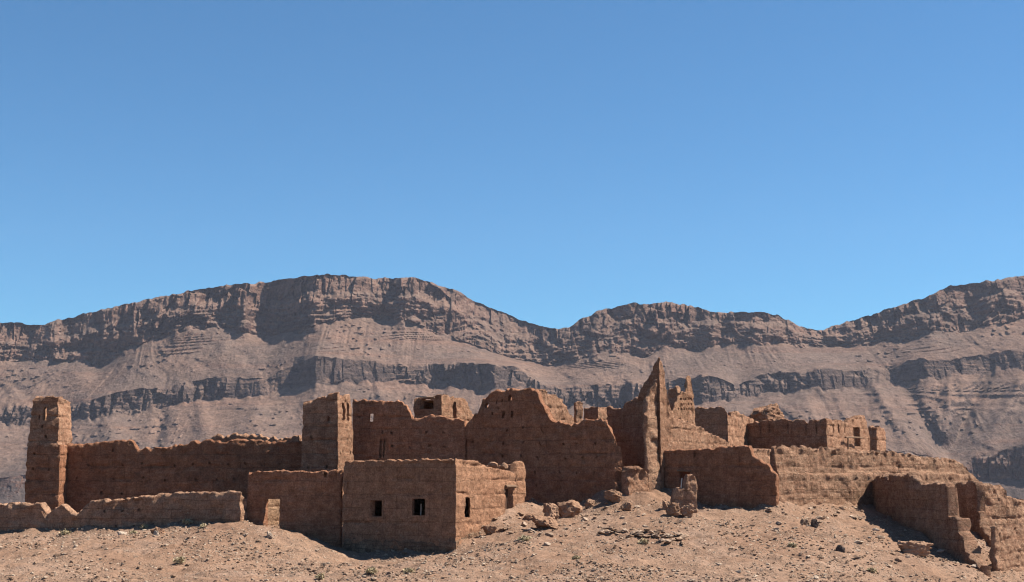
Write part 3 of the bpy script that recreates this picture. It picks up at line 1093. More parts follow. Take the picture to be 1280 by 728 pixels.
# --- curtain wall between tower and the great wall
w = Wall([XY(438, 94.3), XY(581, 92.9)], -3.0, .6, amp=.05, rag=.1, rnd=.22, seed=15)
w.tops(0, "438:500 455:500 470:500 485:500 498:501 504:504 508:509 512:515 516:525 522:523 530:520 540:517 548:517 556:521 568:523 576:524 581:526")
w.hole(0, 460, 517, 466, 527).hole(0, 476.5, 538.5, 479, 542)
w.recess(0, 474, 549, 477, 572, .18).recess(0, 478.5, 549, 480.5, 572, .18)
w.recess(0, 450, 507, 452, 510, .2, 'ellipse').recess(0, 446, 512, 448, 515, .2).recess(0, 453, 516, 455, 519, .2).recess(0, 447, 520, 449, 523, .2)
w.pits(0, 4, ztop=3.0, skip=.45)
wall_thing('curtain_wall', w, M_shade_red, 'dark curtain wall with small bright square hole between square tower and tallest great wall')

# --- roofless upper room
f0, f1 = XY(516.5, 95.6, 505), XY(553, 94.6, 505)
s1 = XY(594, 101.5, 505)
bkp = (f0[0] + s1[0] - f1[0], f0[1] + s1[1] - f1[1])
w = Wall([f0, f1, s1, bkp], 1.5, .4, True, cell=.1, amp=.05, rag=.08, rnd=.15, seed=17)
w.tops(0, "517:502 520:498 523.5:497 524.5:497 541:496.5 548:495 553:493")
w.tops(1, "554:493 560:494 571:498 584:499.5 588:505 591:513 594:519").flat(2, 4.7, 5.35).flat(3, 5.4, 5.4)
w.hole(0, 524, 499, 542, 511.5).recess(1, 567.5, 502, 571.5, 523, .3)
R1 = root('upper_room', 'small box-like upper room with wide dark opening and sunlit slit side above the curtain wall', 'building', w.base())
part('wall', w, M_brick, R1)
slab([(f0[0] + .3, f0[1] + .35), (f1[0] - .2, f1[1] + .35), (s1[0] - 1.2, s1[1] - 1.6), (bkp[0] + .3, bkp[1] - .3)], 5.22, 5.3, 'shade_roof', M_clod, R1)  # slab added over the open room so its opening stays dark
pa, pb = P(523, 497.8, 95.2), P(543, 497.2, 94.75)
beam(pa, pb, .12, .1, 'lintel', M_wood, R1)

# --- the great central wall
w = Wall([XY(578, 93.0), XY(690, 90.4), XY(768, 88.2), XY(779.5, 88.3)], -3.6, .75, amp=.06, rag=.11, rnd=.26, seed=19, batter=.02)
w.tops(0, "579:534 583:528 587:522 592:518 597:514 598.5:505 599.5:497 607:494 612:490 618:487 640:486 655:486 662:487 664:491 666:487 670:490 674:500 678:508 683:516 688:523")
w.tops(1, "692:526 700:528 712:530 720:527 728:524 740:523 752:523 757:524 760:529 763:533 766:541")
w.tops(2, "769:547 772:556 776:560 779:575")
w.hole(0, 603.5, 503.5, 609, 510, 'ellipse').hole(0, 633.5, 493, 638.5, 501, 'arch')
w.recess(0, 626, 513, 629.5, 523, .25).recess(0, 637, 514, 640, 522, .25).recess(0, 613, 515, 615.5, 519, .2).recess(0, 620, 509, 623, 512, .2, 'ellipse')
w.recess(0, 617, 501, 619, 505, .2).recess(0, 625, 499, 627, 502, .2)
w.recess(0, 581, 549, 583, 575, .15)
w.pits(0, 5, ztop=3.2, skip=.3).pits(1, 4, ztop=2.2, skip=.3)
wall_thing('great_wall', w, M_shade_red, 'tallest broad dark wall at the centre, pierced by a round hole and an arched slit')
w = Wall([XY(664, 92.6, 500), XY(722, 102, 500)], -1.5, .55, amp=.07, rag=.1, rnd=.24, seed=21)
w.tops(0, "664:487 670:488 680:489 690:492 698:496 706:500 711:508 716:517 722:526")
w.pits(0, 3, ztop=4.6, skip=.7)
wall_thing('cross_wall', w, M_wall, 'bright sunlit cross wall sloping down behind the top of the great central wall')
w = Wall([XY(721.5, 96.5, 515), XY(730, 96.8, 515)], .5, .4, cell=.07, amp=.03, rag=.05, rnd=.1, seed=22)
w.tops(0, "722:504 726:502.5 730:504")
wall_thing('stub_pillar', w, M_wall, 'thin upright mud pillar poking up behind the great wall near the bright cross wall', 'pillar')
w = Wall([XY(728, 98.5, 515), XY(748, 97.6, 515), XY(766, 99.4, 515)], .5, .5, amp=.04, rag=.04, rnd=.14, seed=23)
w.tops(0, "729:510 738:509 747:509").tops(1, "749:509.5 764:510")
wall_thing('inner_wall', w, M_wall, 'short level inner wall between the thin pillar and the pointed spire ruin')

# --- the spire
w = Wall([XY(758, 95.4), XY(826.5, 89.3), XY(918, 100.5)], -3.4, .6, cell=.085, amp=.06, rag=.07, rnd=.2, seed=25, batter=.004, bb=(2.0, .12))
w.tops(0, "758:509 764:510 776:510 782:503 790:500 797:498 799:492 801:486 806:478 811:470 816:461 820:453 823:446.5 825:447")
w.tops(1, "827:453 829:460 831:470 833:484 835:498 837:510 840:519 850:524 868:530 880:536 890:541 905:550 918:558")
SPR = root('spire_ruin', 'tall pointed ruin like a shark fin with shadowed side and sunlit sloping shoulder', 'ruin', w.base())
part('wall', w, M_wall, SPR)
w = Wall([XY(785, 87.2), XY(813, 88.2)], -3.2, .8, amp=.12, rag=.14, rnd=.4, seed=27, batter=.05)
w.tops(0, "785:588 788:584 794:582 800:583 806:585 812:590")
part('base_block', w, M_wall, SPR)
w = Wall([XY(812, 88.3), XY(829, 89.2)], -3.2, .5, cell=.075, amp=.1, rag=.13, rnd=.3, seed=28, batter=.045)
w.tops(0, "812:516 814:505 816:500 818.5:496 820:488 823:480 825:474 827:471 829:476")
part('buttress', w, M_stony, SPR)

# --- fretwork tower remnant
w = Wall([XY(841, 95.6, 520), XY(870.5, 101, 520)], -.5, .24, cell=.09, amp=.05, rag=.06, rnd=.14, seed=30)
w.tops(0, "841:520 844:512 847:506 850:500 853:493 854.5:490.5 859:490 860.2:486 860.8:472 863:470 865.5:471 867:484 868:492 870:495")
for yy in (497, 503.5, 509.5):
    for k, xx in enumerate(np.arange(852.5 if yy < 505 else 849.5, 867.5, 3.0)):
        w.recess(0, xx, yy, xx + 1.7, yy + 3.4, .22)
FT = root('fretwork_tower', 'ruined turret wall patterned with rows of little niches and a thin pinnacle, beside the spire', 'tower', w.base())
part('niched_wall', w, M_brick, FT)
w = Wall([XY(832, 99.2, 500), XY(848, 98.2, 500)], 0, .5, cell=.09, amp=.05, rag=.1, rnd=.16, seed=31)
w.tops(0, "832:487 834:485 843:484.5 844.5:492 848:494")
part('rear_wall', w, M_wall, FT)

# --- wall with the wooden door
w = Wall([XY(829.5, 89.6), XY(970, 86.0)], -4.2, .6, amp=.045, rag=.07, rnd=.22, seed=33)
w.tops(0, "830:563 845:561 880:561 910:559 925:558 936:558 937.5:564 939:571 950:576 958:580 961:584 963:590 970:592")
w.hole(0, 848.5, 590, 862, 627)
w.recess(0, 866, 565, 869, 572, .2)
DW = root('door_wall', 'dark wall holding a small red wooden door, its far end stepping down in broken brick', 'wall', w.base())
part('wall', w, M_shade_red, DW)
q0, q1 = P(847.5, 600, 89.75), P(862.5, 600, 89.35)
zt, zb_ = P(855, 589.5, 89.4)[2], P(855, 628, 89.4)[2]
d_ = slab([(q0[0], q0[1]), (q1[0], q1[1]), (q1[0] + .02, q1[1] + .06), (q0[0] + .02, q0[1] + .06)], zb_, zt, 'door', M_door, DW, amp=0)
beam(P(850, 626, 88.95), P(852.5, 598, 89.0), .09, .07, 'door_plank', M_whitewood, DW)
beam(P(846.5, 589, 89.18), P(864.5, 589.3, 88.8), .16, .13, 'lintel', M_wood, DW)
w = Wall([XY(935, 90.5), XY(974, 95.5)], -2.5, .5, amp=.05, rag=.06, rnd=.2, seed=35)
w.tops(0, "935:563 950:562 974:562")
wall_thing('yard_wall', w, M_wall, 'sunlit scrap of wall seen over the broken end of the door wall')

# --- long sunlit retaining wall
w = Wall([XY(969.5, 86.5), XY(1226, 103.5)], -5.2, .6, amp=.08, rag=.1, rnd=.24, seed=37, batter=.015, step=(.42, .2))
w.tops(0, "969:591 971.5:588 972.5:560 976:558 985:558 1010:559 1040:560 1070:562 1100:564 1150:568 1190:573 1205:577 1210:583 1215:589 1222:597 1226:602")
wall_thing('retaining_wall', w, M_stony, 'long stony sunlit retaining wall of two courses running downhill below the rear fort')

# --- walls at the right end
w = Wall([XY(1084, 94.2), XY(1136, 86.8), XY(1182, 82.4), XY(1221, 78.6)], -7.2, .7, amp=.085, rag=.12, rnd=.22, seed=39, batter=.02)
w.tops(0, "1086:600 1089:598 1095:596 1115:594 1135:592")
w.tops(1, "1137:592 1140:597 1143:603 1150:605 1165:606 1181:606")
w.tops(2, "1181.5:612 1183:630 1184:645 1188:648 1194:651 1196:664 1201:672 1205:682 1209:692 1214:700 1220:708")
wall_thing('stepped_wall', w, M_stony, 'shadowed wall whose broken end steps down the slope like stairs, in front of retaining wall')
w = Wall([XY(1179, 95), XY(1217, 90.2), XY(1240, 85.5)], -6.2, .6, amp=.07, rag=.09, rnd=.22, seed=40)
w.tops(0, "1180:604 1195:604 1216:602")
w.tops(1, "1217.5:604 1219:622 1220:640 1224:654 1230:668 1236:677 1240:682")
wall_thing('spur_wall', w, M_stony, 'short shadowed spur wall tucked behind the stepped broken wall')
w = Wall([XY(1221, 90.3), XY(1345, 96.5)], -7.5, .9, amp=.085, rag=.1, rnd=.25, seed=42)
w.tops(0, "1219:603 1228:604 1245:606 1256:607 1258:613 1260:621 1275:624 1290:627 1345:634")
wall_thing('terrace_wall', w, M_stony, 'upper sunlit terrace wall descending past the end of the retaining wall')
w = Wall([XY(1242.5, 80.2), XY(1345, 88.5)], -9, .4, amp=.09, rag=.1, rnd=.22, seed=43)
w.tops(0, "1243:661 1260:660 1290:662 1345:668")
wall_thing('foot_wall', w, M_stony, 'lowest sunlit stony wall with a dark upright end, below the terrace wall')

# --- the rear fort
w = Wall([XY(912, 114), XY(1036, 108), XY(1091, 118.5), XY(1000, 124)], -.5, .6, amp=.06, rag=.09, rnd=.22, seed=45, batter=.012)
w.tops(0, "914:552 915.5:542 920:537 931:531 945:526 955:524.5 965:526 972:525 983:524 992:526 998:524 1006:527 1013:529 1017:525 1028:524 1035:523")
w.tops(1, "1037:524 1045:525 1055:527 1063:529 1065:524 1071:522 1078:520 1083:519 1085:526 1087:537 1090:558")
w.flat(2, 1.5, 1.0)
for xx, yy, ye in ((934, 536, 545), (949, 529, 544), (961, 530, 540), (984, 528, 543), (1007, 530, 541), (1020, 528, 543)):
    w.recess(0, xx, yy, xx + 1.7, ye, .14)
for xx in (1042, 1049, 1056):
    w.recess(1, xx, 530, xx + 1.5, 541, .1)
w.recess(1, 1068.5, 534, 1075, 558, .35)
FORT = root('rear_fort', 'flat-topped rear fort with row of slots on its dark front and a bright side', 'building', w.base())
part('wall', w, M_wall, FORT)
beam(P(1057, 547, 111.2), P(1077, 547.5, 114.8), .16, .14, 'timber', M_wood, FORT)
beam(P(1060, 548, 111.6), P(1060, 562, 111.6), .12, .12, 'post', M_wood, FORT)
w = Wall([XY(1086, 121), XY(1098, 119.4), XY(1111, 122.5), XY(1103, 127)], -1.5, .5, amp=.06, rag=.09, rnd=.2, seed=47)
w.tops(0, "1087:533 1098:532").tops(1, "1099:532 1104:534 1110:537").flat(2, 4)
wall_thing('corner_block', w, M_wall, 'small square stump of masonry at the far end of the rear fort', 'ruin')
w = Wall([XY(866, 110), XY(912, 107.5), XY(946, 115)], 0, .6, amp=.06, rag=.1, rnd=.24, seed=48)
w.tops(0, "868:510 881:508 895:509 906:509 910:514 912:519")
w.tops(1, "914:518 918:516 925:514 930:518 936:521 945:524")
wall_thing('back_wall', w, M_wall, 'dark plain wall with a lumpy sunlit return between niched turret and rear fort')
MOUND = 1

# --- the small house
c0, c1, c2 = XY(427.5, 82.5, 650), XY(570, 79, 650), XY(657, 86.6, 620)
c3 = (c0[0] + c2[0] - c1[0], c0[1] + c2[1] - c1[1])
w = Wall([c0, c1, c2, c3], -5.6, .3, True, cell=.085, amp=.045, rag=.055, rnd=.22, seed=51, batter=.006)
w.rag = .05
w.tops(0, "428:577 450:576 480:575 500:574.5 535:574 570:573")
w.tops(1, "571:573 583:575 590:576 603:579.5 604.5:582 618:585 632:588 644:590.5 646:590 647:579 650:577 656:577.5")
w.flat(2, .9).flat(3, .95, 1.05)
w.hole(0, 462, 625.5, 477.5, 646).hole(0, 515, 623.5, 531.5, 644.5)
w.hole(1, 581.5, 622, 588.5, 647).hole(1, 632, 611, 641, 645)
w.recess(0, 433, 603, 436, 616, .06)
HOUSE = root('mud_house', 'small square mud house with two dark windows in front and narrow side door', 'house', w.base())
wm = part('wall', w, M_house, HOUSE)
def inset(p, q, t):
    return (p[0] + (q[0] - p[0]) * t, p[1] + (q[1] - p[1]) * t)
slab([inset(c0, c2, .04), inset(c1, c3, .04), inset(c2, c0, .04), inset(c3, c1, .04)], .02, .14, 'shade_roof', M_clod, HOUSE)  # unseen cover added below the parapet to keep the windows dark
# stone footing along the two visible sides
w2 = Wall([(c0[0], c0[1]), (c1[0], c1[1]), inset(c1, c2, .6)], -5.6, .3, cell=.1, amp=.05, rag=.08, rnd=.06, seed=53)
for q in w2.p:
    pass
nrm0 = np.array([c1[1] - c0[1], -(c1[0] - c0[0])]) / math.dist(c0, c1)
nrm1 = np.array([c2[1] - c1[1], -(c2[0] - c1[0])]) / math.dist(c1, c2)
w2 = Wall([np.array(c0) + nrm0 * .05, np.array(c1) + (nrm0 + nrm1) * .05, np.array(inset(c1, c2, .55)) + nrm1 * .05], -5.6, .3, cell=.1, amp=.045, rag=.09, rnd=.05, seed=53)
w2.tops(0, "428:674 570:676").flat(1, w2.top[-1][1], w2.top[-1][1] + .9)
M_foot = adobe('stone_footing', (.36, .22, .145), (.31, .18, .115), (.44, .31, .22), bw=.42, bh=.21, course=.12, stones=.9, seed=120.0, coursecol=.95, cvar=.32)
part('stone_footing', w2, M_foot, HOUSE)


def frame(seg, x0, y0, x1, y1, name='window_frame', m=.11, proud=.03):
    """a raised mud plaster surround round an opening"""
    a_, z1 = w.hit(seg, x0, y0)
    b_, _ = w.hit(seg, x1, y0)
    _, z0 = w.hit(seg, (x0 + x1) / 2, y1)
    A, B = w.p[seg], w.p[seg + 1]
    e = (B - A) / np.linalg.norm(B - A)
    nn = np.array([e[1], -e[0]])
    s_, e_ = a_ - w.s0[seg], b_ - w.s0[seg]
    co, q = [], []
    ring_o = [(s_ - m, z0 - m), (e_ + m, z0 - m), (e_ + m, z1 + m), (s_ - m, z1 + m)]
    ring_i = [(s_, z0), (e_, z0), (e_, z1), (s_, z1)]
    for dist_, ring in ((-.12, ring_o), (proud, ring_o), (proud, ring_i), (-.2, ring_i)):
        for sv, zv in ring:
            c = A + e * sv + nn * (dist_ - w.batter * (zv - w.zb))
            co.append((c[0], c[1], zv))
    for r_ in range(3):
        for k_ in range(4):
            q.append([r_ * 4 + k_, r_ * 4 + (k_ + 1) % 4, (r_ + 1) * 4 + (k_ + 1) % 4, (r_ + 1) * 4 + k_])
    me = bpy.data.meshes.new(name)
    me.from_pydata([tuple(np.array(c) - np.array(HOUSE.location)) for c in co], [], q)
    return link(name, me, M_clod if False else M_house, (0, 0, 0), HOUSE)


frame(0, 462, 625.5, 477.5, 646)
frame(0, 515, 623.5, 531.5, 644.5)
A = P(526, 646, 80.6); B = P(526.5, 630, 80.65)
beam(A, B, .06, .06, 'window_post', M_whitewood, HOUSE)
s_, z_ = w.hit(1, 631, 608.5)
e_, z2_ = w.hit(1, 643, 608.5)
Aa, Bb = w.p[1], w.p[2]
ee = (Bb - Aa) / np.linalg.norm(Bb - Aa)
k0, k1 = Aa + ee * (s_ - w.s0[1]) + nrm1 * .02, Aa + ee * (e_ - w.s0[1]) + nrm1 * .02
beam((k0[0], k0[1], z_), (k1[0], k1[1], z2_), .3, .2, 'lintel', M_wood, HOUSE)

sA, zA = w.hit(1, 632, 611)
sB, _ = w.hit(1, 641, 611)
_, zB = w.hit(1, 636, 647)
dA, dB = Aa + ee * (sA - w.s0[1] - .05) - nrm1 * .26, Aa + ee * (sB - w.s0[1] + .05) - nrm1 * .26
slab([tuple(dA), tuple(dB), tuple(dB - nrm1 * .05), tuple(dA - nrm1 * .05)], zB - .1, zA + .1, 'door', M_shade_door, HOUSE, amp=0)  # added panel keeps sun out, coloured dark like an unlit opening

# ------------------------------------------------------------------ rocks, clods, stones
def ico(sub):
    import bmesh
    bm = bmesh.new()
    bmesh.ops.create_icosphere(bm, subdivisions=sub, radius=1)
    bm.verts.ensure_lookup_table()
    co = np.array([v.co[:] for v in bm.verts])
    tr = np.array([[v.index for v in f.verts] for f in bm.faces])
    bm.free()
    return co, tr


ICO1, ICO2, ICO5 = ico(1), ico(2), ico(5)


def rock_co(base, seed, rough=.25, cuts=7, box=0.0):
    co, tr = base
    rr = np.random.default_rng(seed)
    c = co.copy()
    if box:
        m = np.abs(c).max(1, keepdims=True)
        c = c * (1 - box) + c / m * .85 * box
    for _ in range(cuts):
        n = rr.normal(size=3)
        n /= np.linalg.norm(n)
        lim = rr.uniform(.55, .85)
        dd = c @ n
        c = c - np.maximum(dd - lim, 0)[:, None] * n * .9
    r = 1 + rough * fbm(co[:, 0] * 1.6 + seed, co[:, 1] * 1.6, co[:, 2] * 1.6, seed, 4)
    return c * r[:, None], tr


def boulder(name, px0, py0, px1, py1, Y, mat, label, seed, depth=1.0, box=.5, cat='boulder', rough=.2, group=None, sub=ICO5, cuts=11, taper=0, sink=.12, z=None):
    """a rock or lump of fallen mud wall whose outline fills a span of the picture at depth Y"""
    a = P((px0 + px1) / 2, py1, Y)
    wd = (px1 - px0) / F * Y / 2
    ht = (py1 - py0) / F * Y
    if z is None:
        z = gz(a[0], a[1])
    else:
        z = a[2]
    c, tr = rock_co(sub, seed, rough, cuts, box)
    c = c * (1 + .09 * fbm(c[:, 0] * 5, c[:, 1] * 5, c[:, 2] * 5 + seed, 7, 3)[:, None] + .05 * np.round(1.5 * vn(c[:, 0] * 3.3, c[:, 1] * 3.3, c[:, 2] * 4.5, seed))[:, None])
    if taper:
        c[:, :2] *= (1 - taper * (c[:, 2:3] - c[:, 2].min()) / np.ptp(c[:, 2]))
    lo, hi = c.min(0), c.max(0)
    c = (c - (lo + hi) / 2) / (hi - lo) * 2
    s = np.array([wd, wd * depth, (ht + .12) / 2])
    c = c * s + np.array([0, 0, (ht + .12) / 2 - .12])
    me = mesh_from(name, c, tris=tr, sharp=40)
    o = link(name, me, mat, (a[0], a[1], z))
    return tag(o, label, cat, group)


boulder('mud_block', 678, 629, 699, 648, 84.2, M_clod, 'rounded fallen mud block touching the broadest block below the great wall', 3, .9)
boulder('mud_block', 695, 626, 729, 648, 84.8, M_clod, 'broadest fallen mud block lying below the great central wall', 4, .7, .75)
boulder('mud_block', 755, 610, 778, 626, 87.0, M_clod, 'peaked mud lump against the foot of the great wall near the spire', 5, .8, .2)
boulder('mud_block', 730, 619, 744, 630, 87.0, M_clod, 'little round lump between the broadest block and the peaked lump', 6, .9, .3)
boulder('mud_block', 775, 621, 790, 632, 85.0, M_clod, 'small low lump below the peaked lump on the pale path edge', 7, .9, .4)
boulder('mud_block', 603, 657, 622, 668, 80.8, M_clod, 'flat reddish clod lying against the sunlit side of the mud house', 8, .8, .6)
boulder('mud_block', 665, 652, 698, 668, 81.0, M_clod, 'low wide hump of crumbled mud below the broadest fallen block', 9, .8, .3)
boulder('mud_block', 654, 643, 670, 650, 84.0, M_clod, 'pale flat slab of mud just outside the house door corner', 11, .8, .6)
boulder('mud_block', 1122, 688, 1167, 705, 79.5, M_clod, 'long flat brown slab of mud beside the shadow of the stepped wall', 12, .4, .8)
boulder('mud_block', 188, 664, 206, 675, 82.0, M_clod, 'brown clod lying before the low front wall', 13, .8, .5)
boulder('pale_stone', 146, 667, 158, 675, 82.5, M_pale, 'pale cream stone in front of the low front wall', 14, .8, .3, 'stone')
boulder('pale_stone', 191, 673, 199, 680, 80.5, M_pale, 'small whitish stone just below the brown clod', 15, .9, .2, 'stone')
boulder('pale_stone', 333, 676, 341, 684, 79.0, M_pale, 'white stone below the sunlit doorway', 16, .9, .2, 'stone')
boulder('dark_stone', 1013, 650, 1023, 660, 83.5, M_slate, 'blackish stone below the long retaining wall', 17, .9, .2, 'stone')
boulder('dark_stone', 1045, 690, 1057, 699, 76.5, M_slate, 'dark grey stone alone on the lower gravel slope', 18, .9, .2, 'stone')
boulder('pale_stone', 1000, 649, 1012, 657, 83.8, M_stone, 'tan stone beside the blackish stone', 19, .9, .3, 'stone')

boulder('mud_mound', 936, 504, 986, 532, 116, M_wall, 'pyramid-shaped crumbling mound of mud rising behind the rear fort front', 41, 1.0, .3, 'ruin', .25, taper=.62, z=1)
boulder('mud_block', 832, 640, 851, 656, 83.0, M_clod, 'low crumbled lump at the downhill foot of the broken stump', 51, .8, .5)
boulder('mud_block', 826, 632, 840, 644, 84.6, M_clod, 'small crumbled lump between the spire foot and the broken stump', 52, .8, .4)
boulder('mud_block', 850, 640, 869, 657, 83.2, M_clod, 'squarish fallen lump directly below the broken stump', 53, .8, .6)
# broken stump in front of the door wall
w = Wall([XY(841, 84.5), XY(872.5, 85.0)], -4.6, .5, cell=.07, amp=.09, rag=.14, rnd=.3, seed=71)
w.tops(0, "838:630 839:640 841:628 844:617 848:611 854:611 857:606 859:594 863:592 869:593 872:599")
st = root('broken_stump', 'broken stepped pillar stump standing alone before the wooden door', 'ruin', w.base())
part('stump', w, M_stony, st)
w = Wall([XY(834, 83.4), XY(868, 83.9)], -4.8, .7, cell=.07, amp=.1, rag=.14, rnd=.35, seed=72)
w.tops(0, "831:652 836:645 842:641 852:640 860:638 866:632 868:640")
part('fallen_base', w, M_stony, st)

# rounded stones on the low parapet of the house
for k, (a, b_, t, bt) in enumerate(((607, 621, 576.5, 584), (622, 633, 577, 586), (634, 642, 578, 588))):
    Yk = 84.0 + k * 1.2
    pos_ = P((a + b_) / 2, bt, Yk)
    c, tr = rock_co(ICO2, 60 + k, .18, 6, .4)
    me = mesh_from('roof_stone', c * np.array([(b_ - a) / F * Yk / 2, .3, (bt - t) / F * Yk / 2 * 1.1]), tris=tr, sharp=40)
    o = link('roof_stone', me, M_clod, (pos_[0] + .12, pos_[1] + .3, pos_[2] + .14))
    tag(o, ['roundest stone lying on the low house parapet near its tall front part', 'middle stone on the low house parapet between two others',
            'smallest stone on the low house parapet next to the end post'][k], 'stone', 'stones on the house parapet')

# scattered countable stones
protos = []
for k in range(7):
    c, tr = rock_co(ICO2, 200 + k, .28, 8, .35)
    c = c * np.array([1, RNG.uniform(.7, .95), RNG.uniform(.5, .75)])
    protos.append(mesh_from('stone', c, tris=tr, smooth=False))
    protos[-1].materials.append(M_stone)


def place(px, py, y0=62, y1=97):
    """where the sight line through a pixel first meets the ground"""
    ys = np.arange(y0, y1, .25)
    r = ray(px, py)
    q = r[None] * (ys / r[1])[:, None]
    gzs = ground_z(q[:, 0], q[:, 1])
    k = np.nonzero(q[:, 2] < gzs)[0]
    if len(k) == 0:
        return None
    return float(q[k[0], 0]), float(q[k[0], 1]), float(gzs[k[0]])


first = {}


def put_stone(x, y, z, s, label, group, flat=1.0, rz=None):
    k = random.randrange(7)
    if k in first:
        o = first[k].copy()
        C.objects.link(o)
    else:
        o = bpy.data.objects.new('stone', protos[k])
        C.objects.link(o)
        first[k] = o
    o.location = (x, y, z + s * .18)
    o.scale = (s * random.uniform(.9, 1.35), s * random.uniform(.8, 1.1), s * random.uniform(.75, 1.05) * flat)
    o.rotation_euler = (random.uniform(-.25, .25), random.uniform(-.25, .25), random.uniform(0, 6.28))
    tag(o, label, 'stone', group)


# foot of the retaining wall, the heap row, the house side and open slope
def near(px, py, sx, sy, n, s0, s1, label, group, flat=1.0):
    for _ in range(n):
        p = place(random.gauss(px, sx), random.gauss(py, sy))
        if p:
            put_stone(*p, random.uniform(s0, s1) if random.random() < .8 else s1 * 1.25, label, group, flat)


row = 'flat stones of the long low heap on the slope'
for k in range(66):
    t = random.random()
    p = place(750 + 108 * t + random.gauss(0, 3), 666 + 9 * t + random.gauss(0, 3.2))
    if p:
        put_stone(p[0], p[1], p[2] + random.choice((0, 0, .1)), random.uniform(.13, .26), 'flat angular stone in the long low heap on the open slope', row, .6)
near(1020, 648, 40, 6, 34, .10, .2, 'tan stone fallen along the foot of the long retaining wall', 'stones at the foot of the retaining wall')
near(645, 665, 26, 12, 38, .07, .17, 'loose stone on the rubble slope beside the house side wall', 'rubble stones beside the house')
near(560, 694, 60, 3, 12, .07, .14, 'small stone close under the stone footing of the house', 'stones under the house front')
near(735, 645, 35, 8, 26, .08, .17, 'stone scattered between the fallen mud blocks', 'stones among the mud blocks')
near(1120, 690, 60, 14, 32, .08, .2, 'stone on the slope beside the shadow of the stepped wall', 'stones below the stepped wall')
for _ in range(80):
    p = place(random.uniform(-10, 1180), 660 + 66 * random.random() ** .8)
    if p and p[1] < 82:
        put_stone(*p, random.uniform(.08, .17), 'fist-sized stone among the gravel of the open foreground slope'.replace('foreground ', ''), 'stones of the open gravel slope')

# gravel: far too many to count
def gravel(n, s0, s1, seed):
    rr = np.random.default_rng(seed)
    px = rr.uniform(-30, 1310, n)
    y = 60 + 32 * rr.random(n) ** 1.15
    x = (px - 640) / F * y
    z = ground_z(x, y)
    dens = fbm(x / 5, y / 4, 0, seed + 1, 3) + .55 * vn(x / 1.2, y / 1.2, 0, seed + 2)
    pyg = HORIZON - z / y * F
    path = .9 * np.exp(-((px - np.interp(pyg, [615, 650, 690, 715, 728], [822, 790, 700, 610, 540])) / np.interp(pyg, [615, 728], [14, 45])) ** 2)
    keep = dens > rr.uniform(-.7, .95, n) + path
    x, y, z = x[keep], y[keep], z[keep]
    m = len(x)
    s = s0 + (s1 - s0) * rr.random(m) ** 2.6
    base, tr = ICO1
    vars_ = [rock_co(ICO1, 300 + k, .35, 5, .4)[0] for k in range(12)]
    pick = rr.integers(0, 12, m)
    co = np.stack(vars_)[pick]
    co = co * (s[:, None] * np.stack([rr.uniform(.9, 1.5, m), rr.uniform(.8, 1.1, m), rr.uniform(.5, .85, m)], 1))[:, None, :]
    a = rr.uniform(0, 6.28, m)
    ca, sa = np.cos(a)[:, None], np.sin(a)[:, None]
    cx = co[..., 0] * ca - co[..., 1] * sa
    cy = co[..., 0] * sa + co[..., 1] * ca
    out = np.stack([cx + x[:, None], cy + y[:, None], co[..., 2] + (z + s * .15)[:, None]], -1).reshape(-1, 3)
    nv = base.shape[0]
    t = (tr[None] + (np.arange(m) * nv)[:, None, None]).reshape(-1, 3)
    return out, t


A1 = gravel(52000, .02, .11, 5)
o = link('gravel', mesh_from('gravel', A1[0], tris=A1[1], smooth=False), M_gravel)
o['kind'] = 'stuff'
o['label'] = 'loose gravel and pebbles strewn over the whole slope'
o['category'] = 'gravel'


# ------------------------------------------------------------------ dry shrubs
def shrub_mesh(seed, r, h):
    rr = np.random.default_rng(seed)
    co, q = [], []
    for _ in range(90):
        a = rr.uniform(0, 6.28)
        lean = rr.uniform(.05, 1.0)
        ln = h * rr.uniform(.5, 1.1)
        st_ = np.array([math.cos(a), math.sin(a), 0]) * r * .25 * rr.random()
        tip = st_ + np.array([math.cos(a) * lean * r, math.sin(a) * lean * r, ln * (1 - .45 * lean)])
        sd = np.array([-math.sin(a), math.cos(a), 0]) * rr.uniform(.008, .02)
        mid = (st_ + tip) / 2 + np.array([0, 0, ln * .12]) + rr.normal(size=3) * .03
        k = len(co)
        co += [st_ - sd, st_ + sd, mid + sd * .8, mid - sd * .8, tip]
        q.append(([k, k + 1, k + 2, k + 3], [k + 3, k + 2, k + 4]))
        for _ in range(3):
            k = len(co)
            c = mid + (tip - mid) * rr.uniform(0, 1) + rr.normal(size=3) * .04
            e1, e2 = rr.normal(size=3) * .035, rr.normal(size=3) * .022
            co += [c - e1, c + e2, c + e1, c - e2]
            q.append(([k, k + 1, k + 2, k + 3], None))
    return np.array(co), np.array([a for a, _ in q]), np.array([b for _, b in q if b])


SH = [(234, 657, 11, 'low dry shrub at the foot of the low front wall near its broken end'), (82, 669, 12, 'straggly dry shrub below the slender tower'),
      (180, 662, 8, 'upright dry tuft before the middle of the low front wall'), (166, 668, 7, 'tiny dry tuft beside the pale cream stone'),
      (656, 678, 13, 'roundest green-brown shrub on the rubble slope below the house side'), (804, 681, 13, 'dry shrub just below the long low heap of stones'),
      (464, 718, 13, 'dry shrub on the gravel below the house front'), (511, 716, 10, 'small dry shrub next to a larger one below the house front'),
      (400, 724, 10, 'dry shrub nearest the bottom edge below the doorway wall'), (225, 704, 14, 'flat spreading dry plant on the bare slope'),
      (254, 660, 7, 'small tuft close to the end of the low front wall'), (990, 684, 8, 'lone dry tuft on the slope below the retaining wall'),
      (1090, 716, 9, 'dry tuft near the stepped wall shadow'), (720, 700, 7, 'tiny tuft alone in the gravel downhill of the stone heap')]
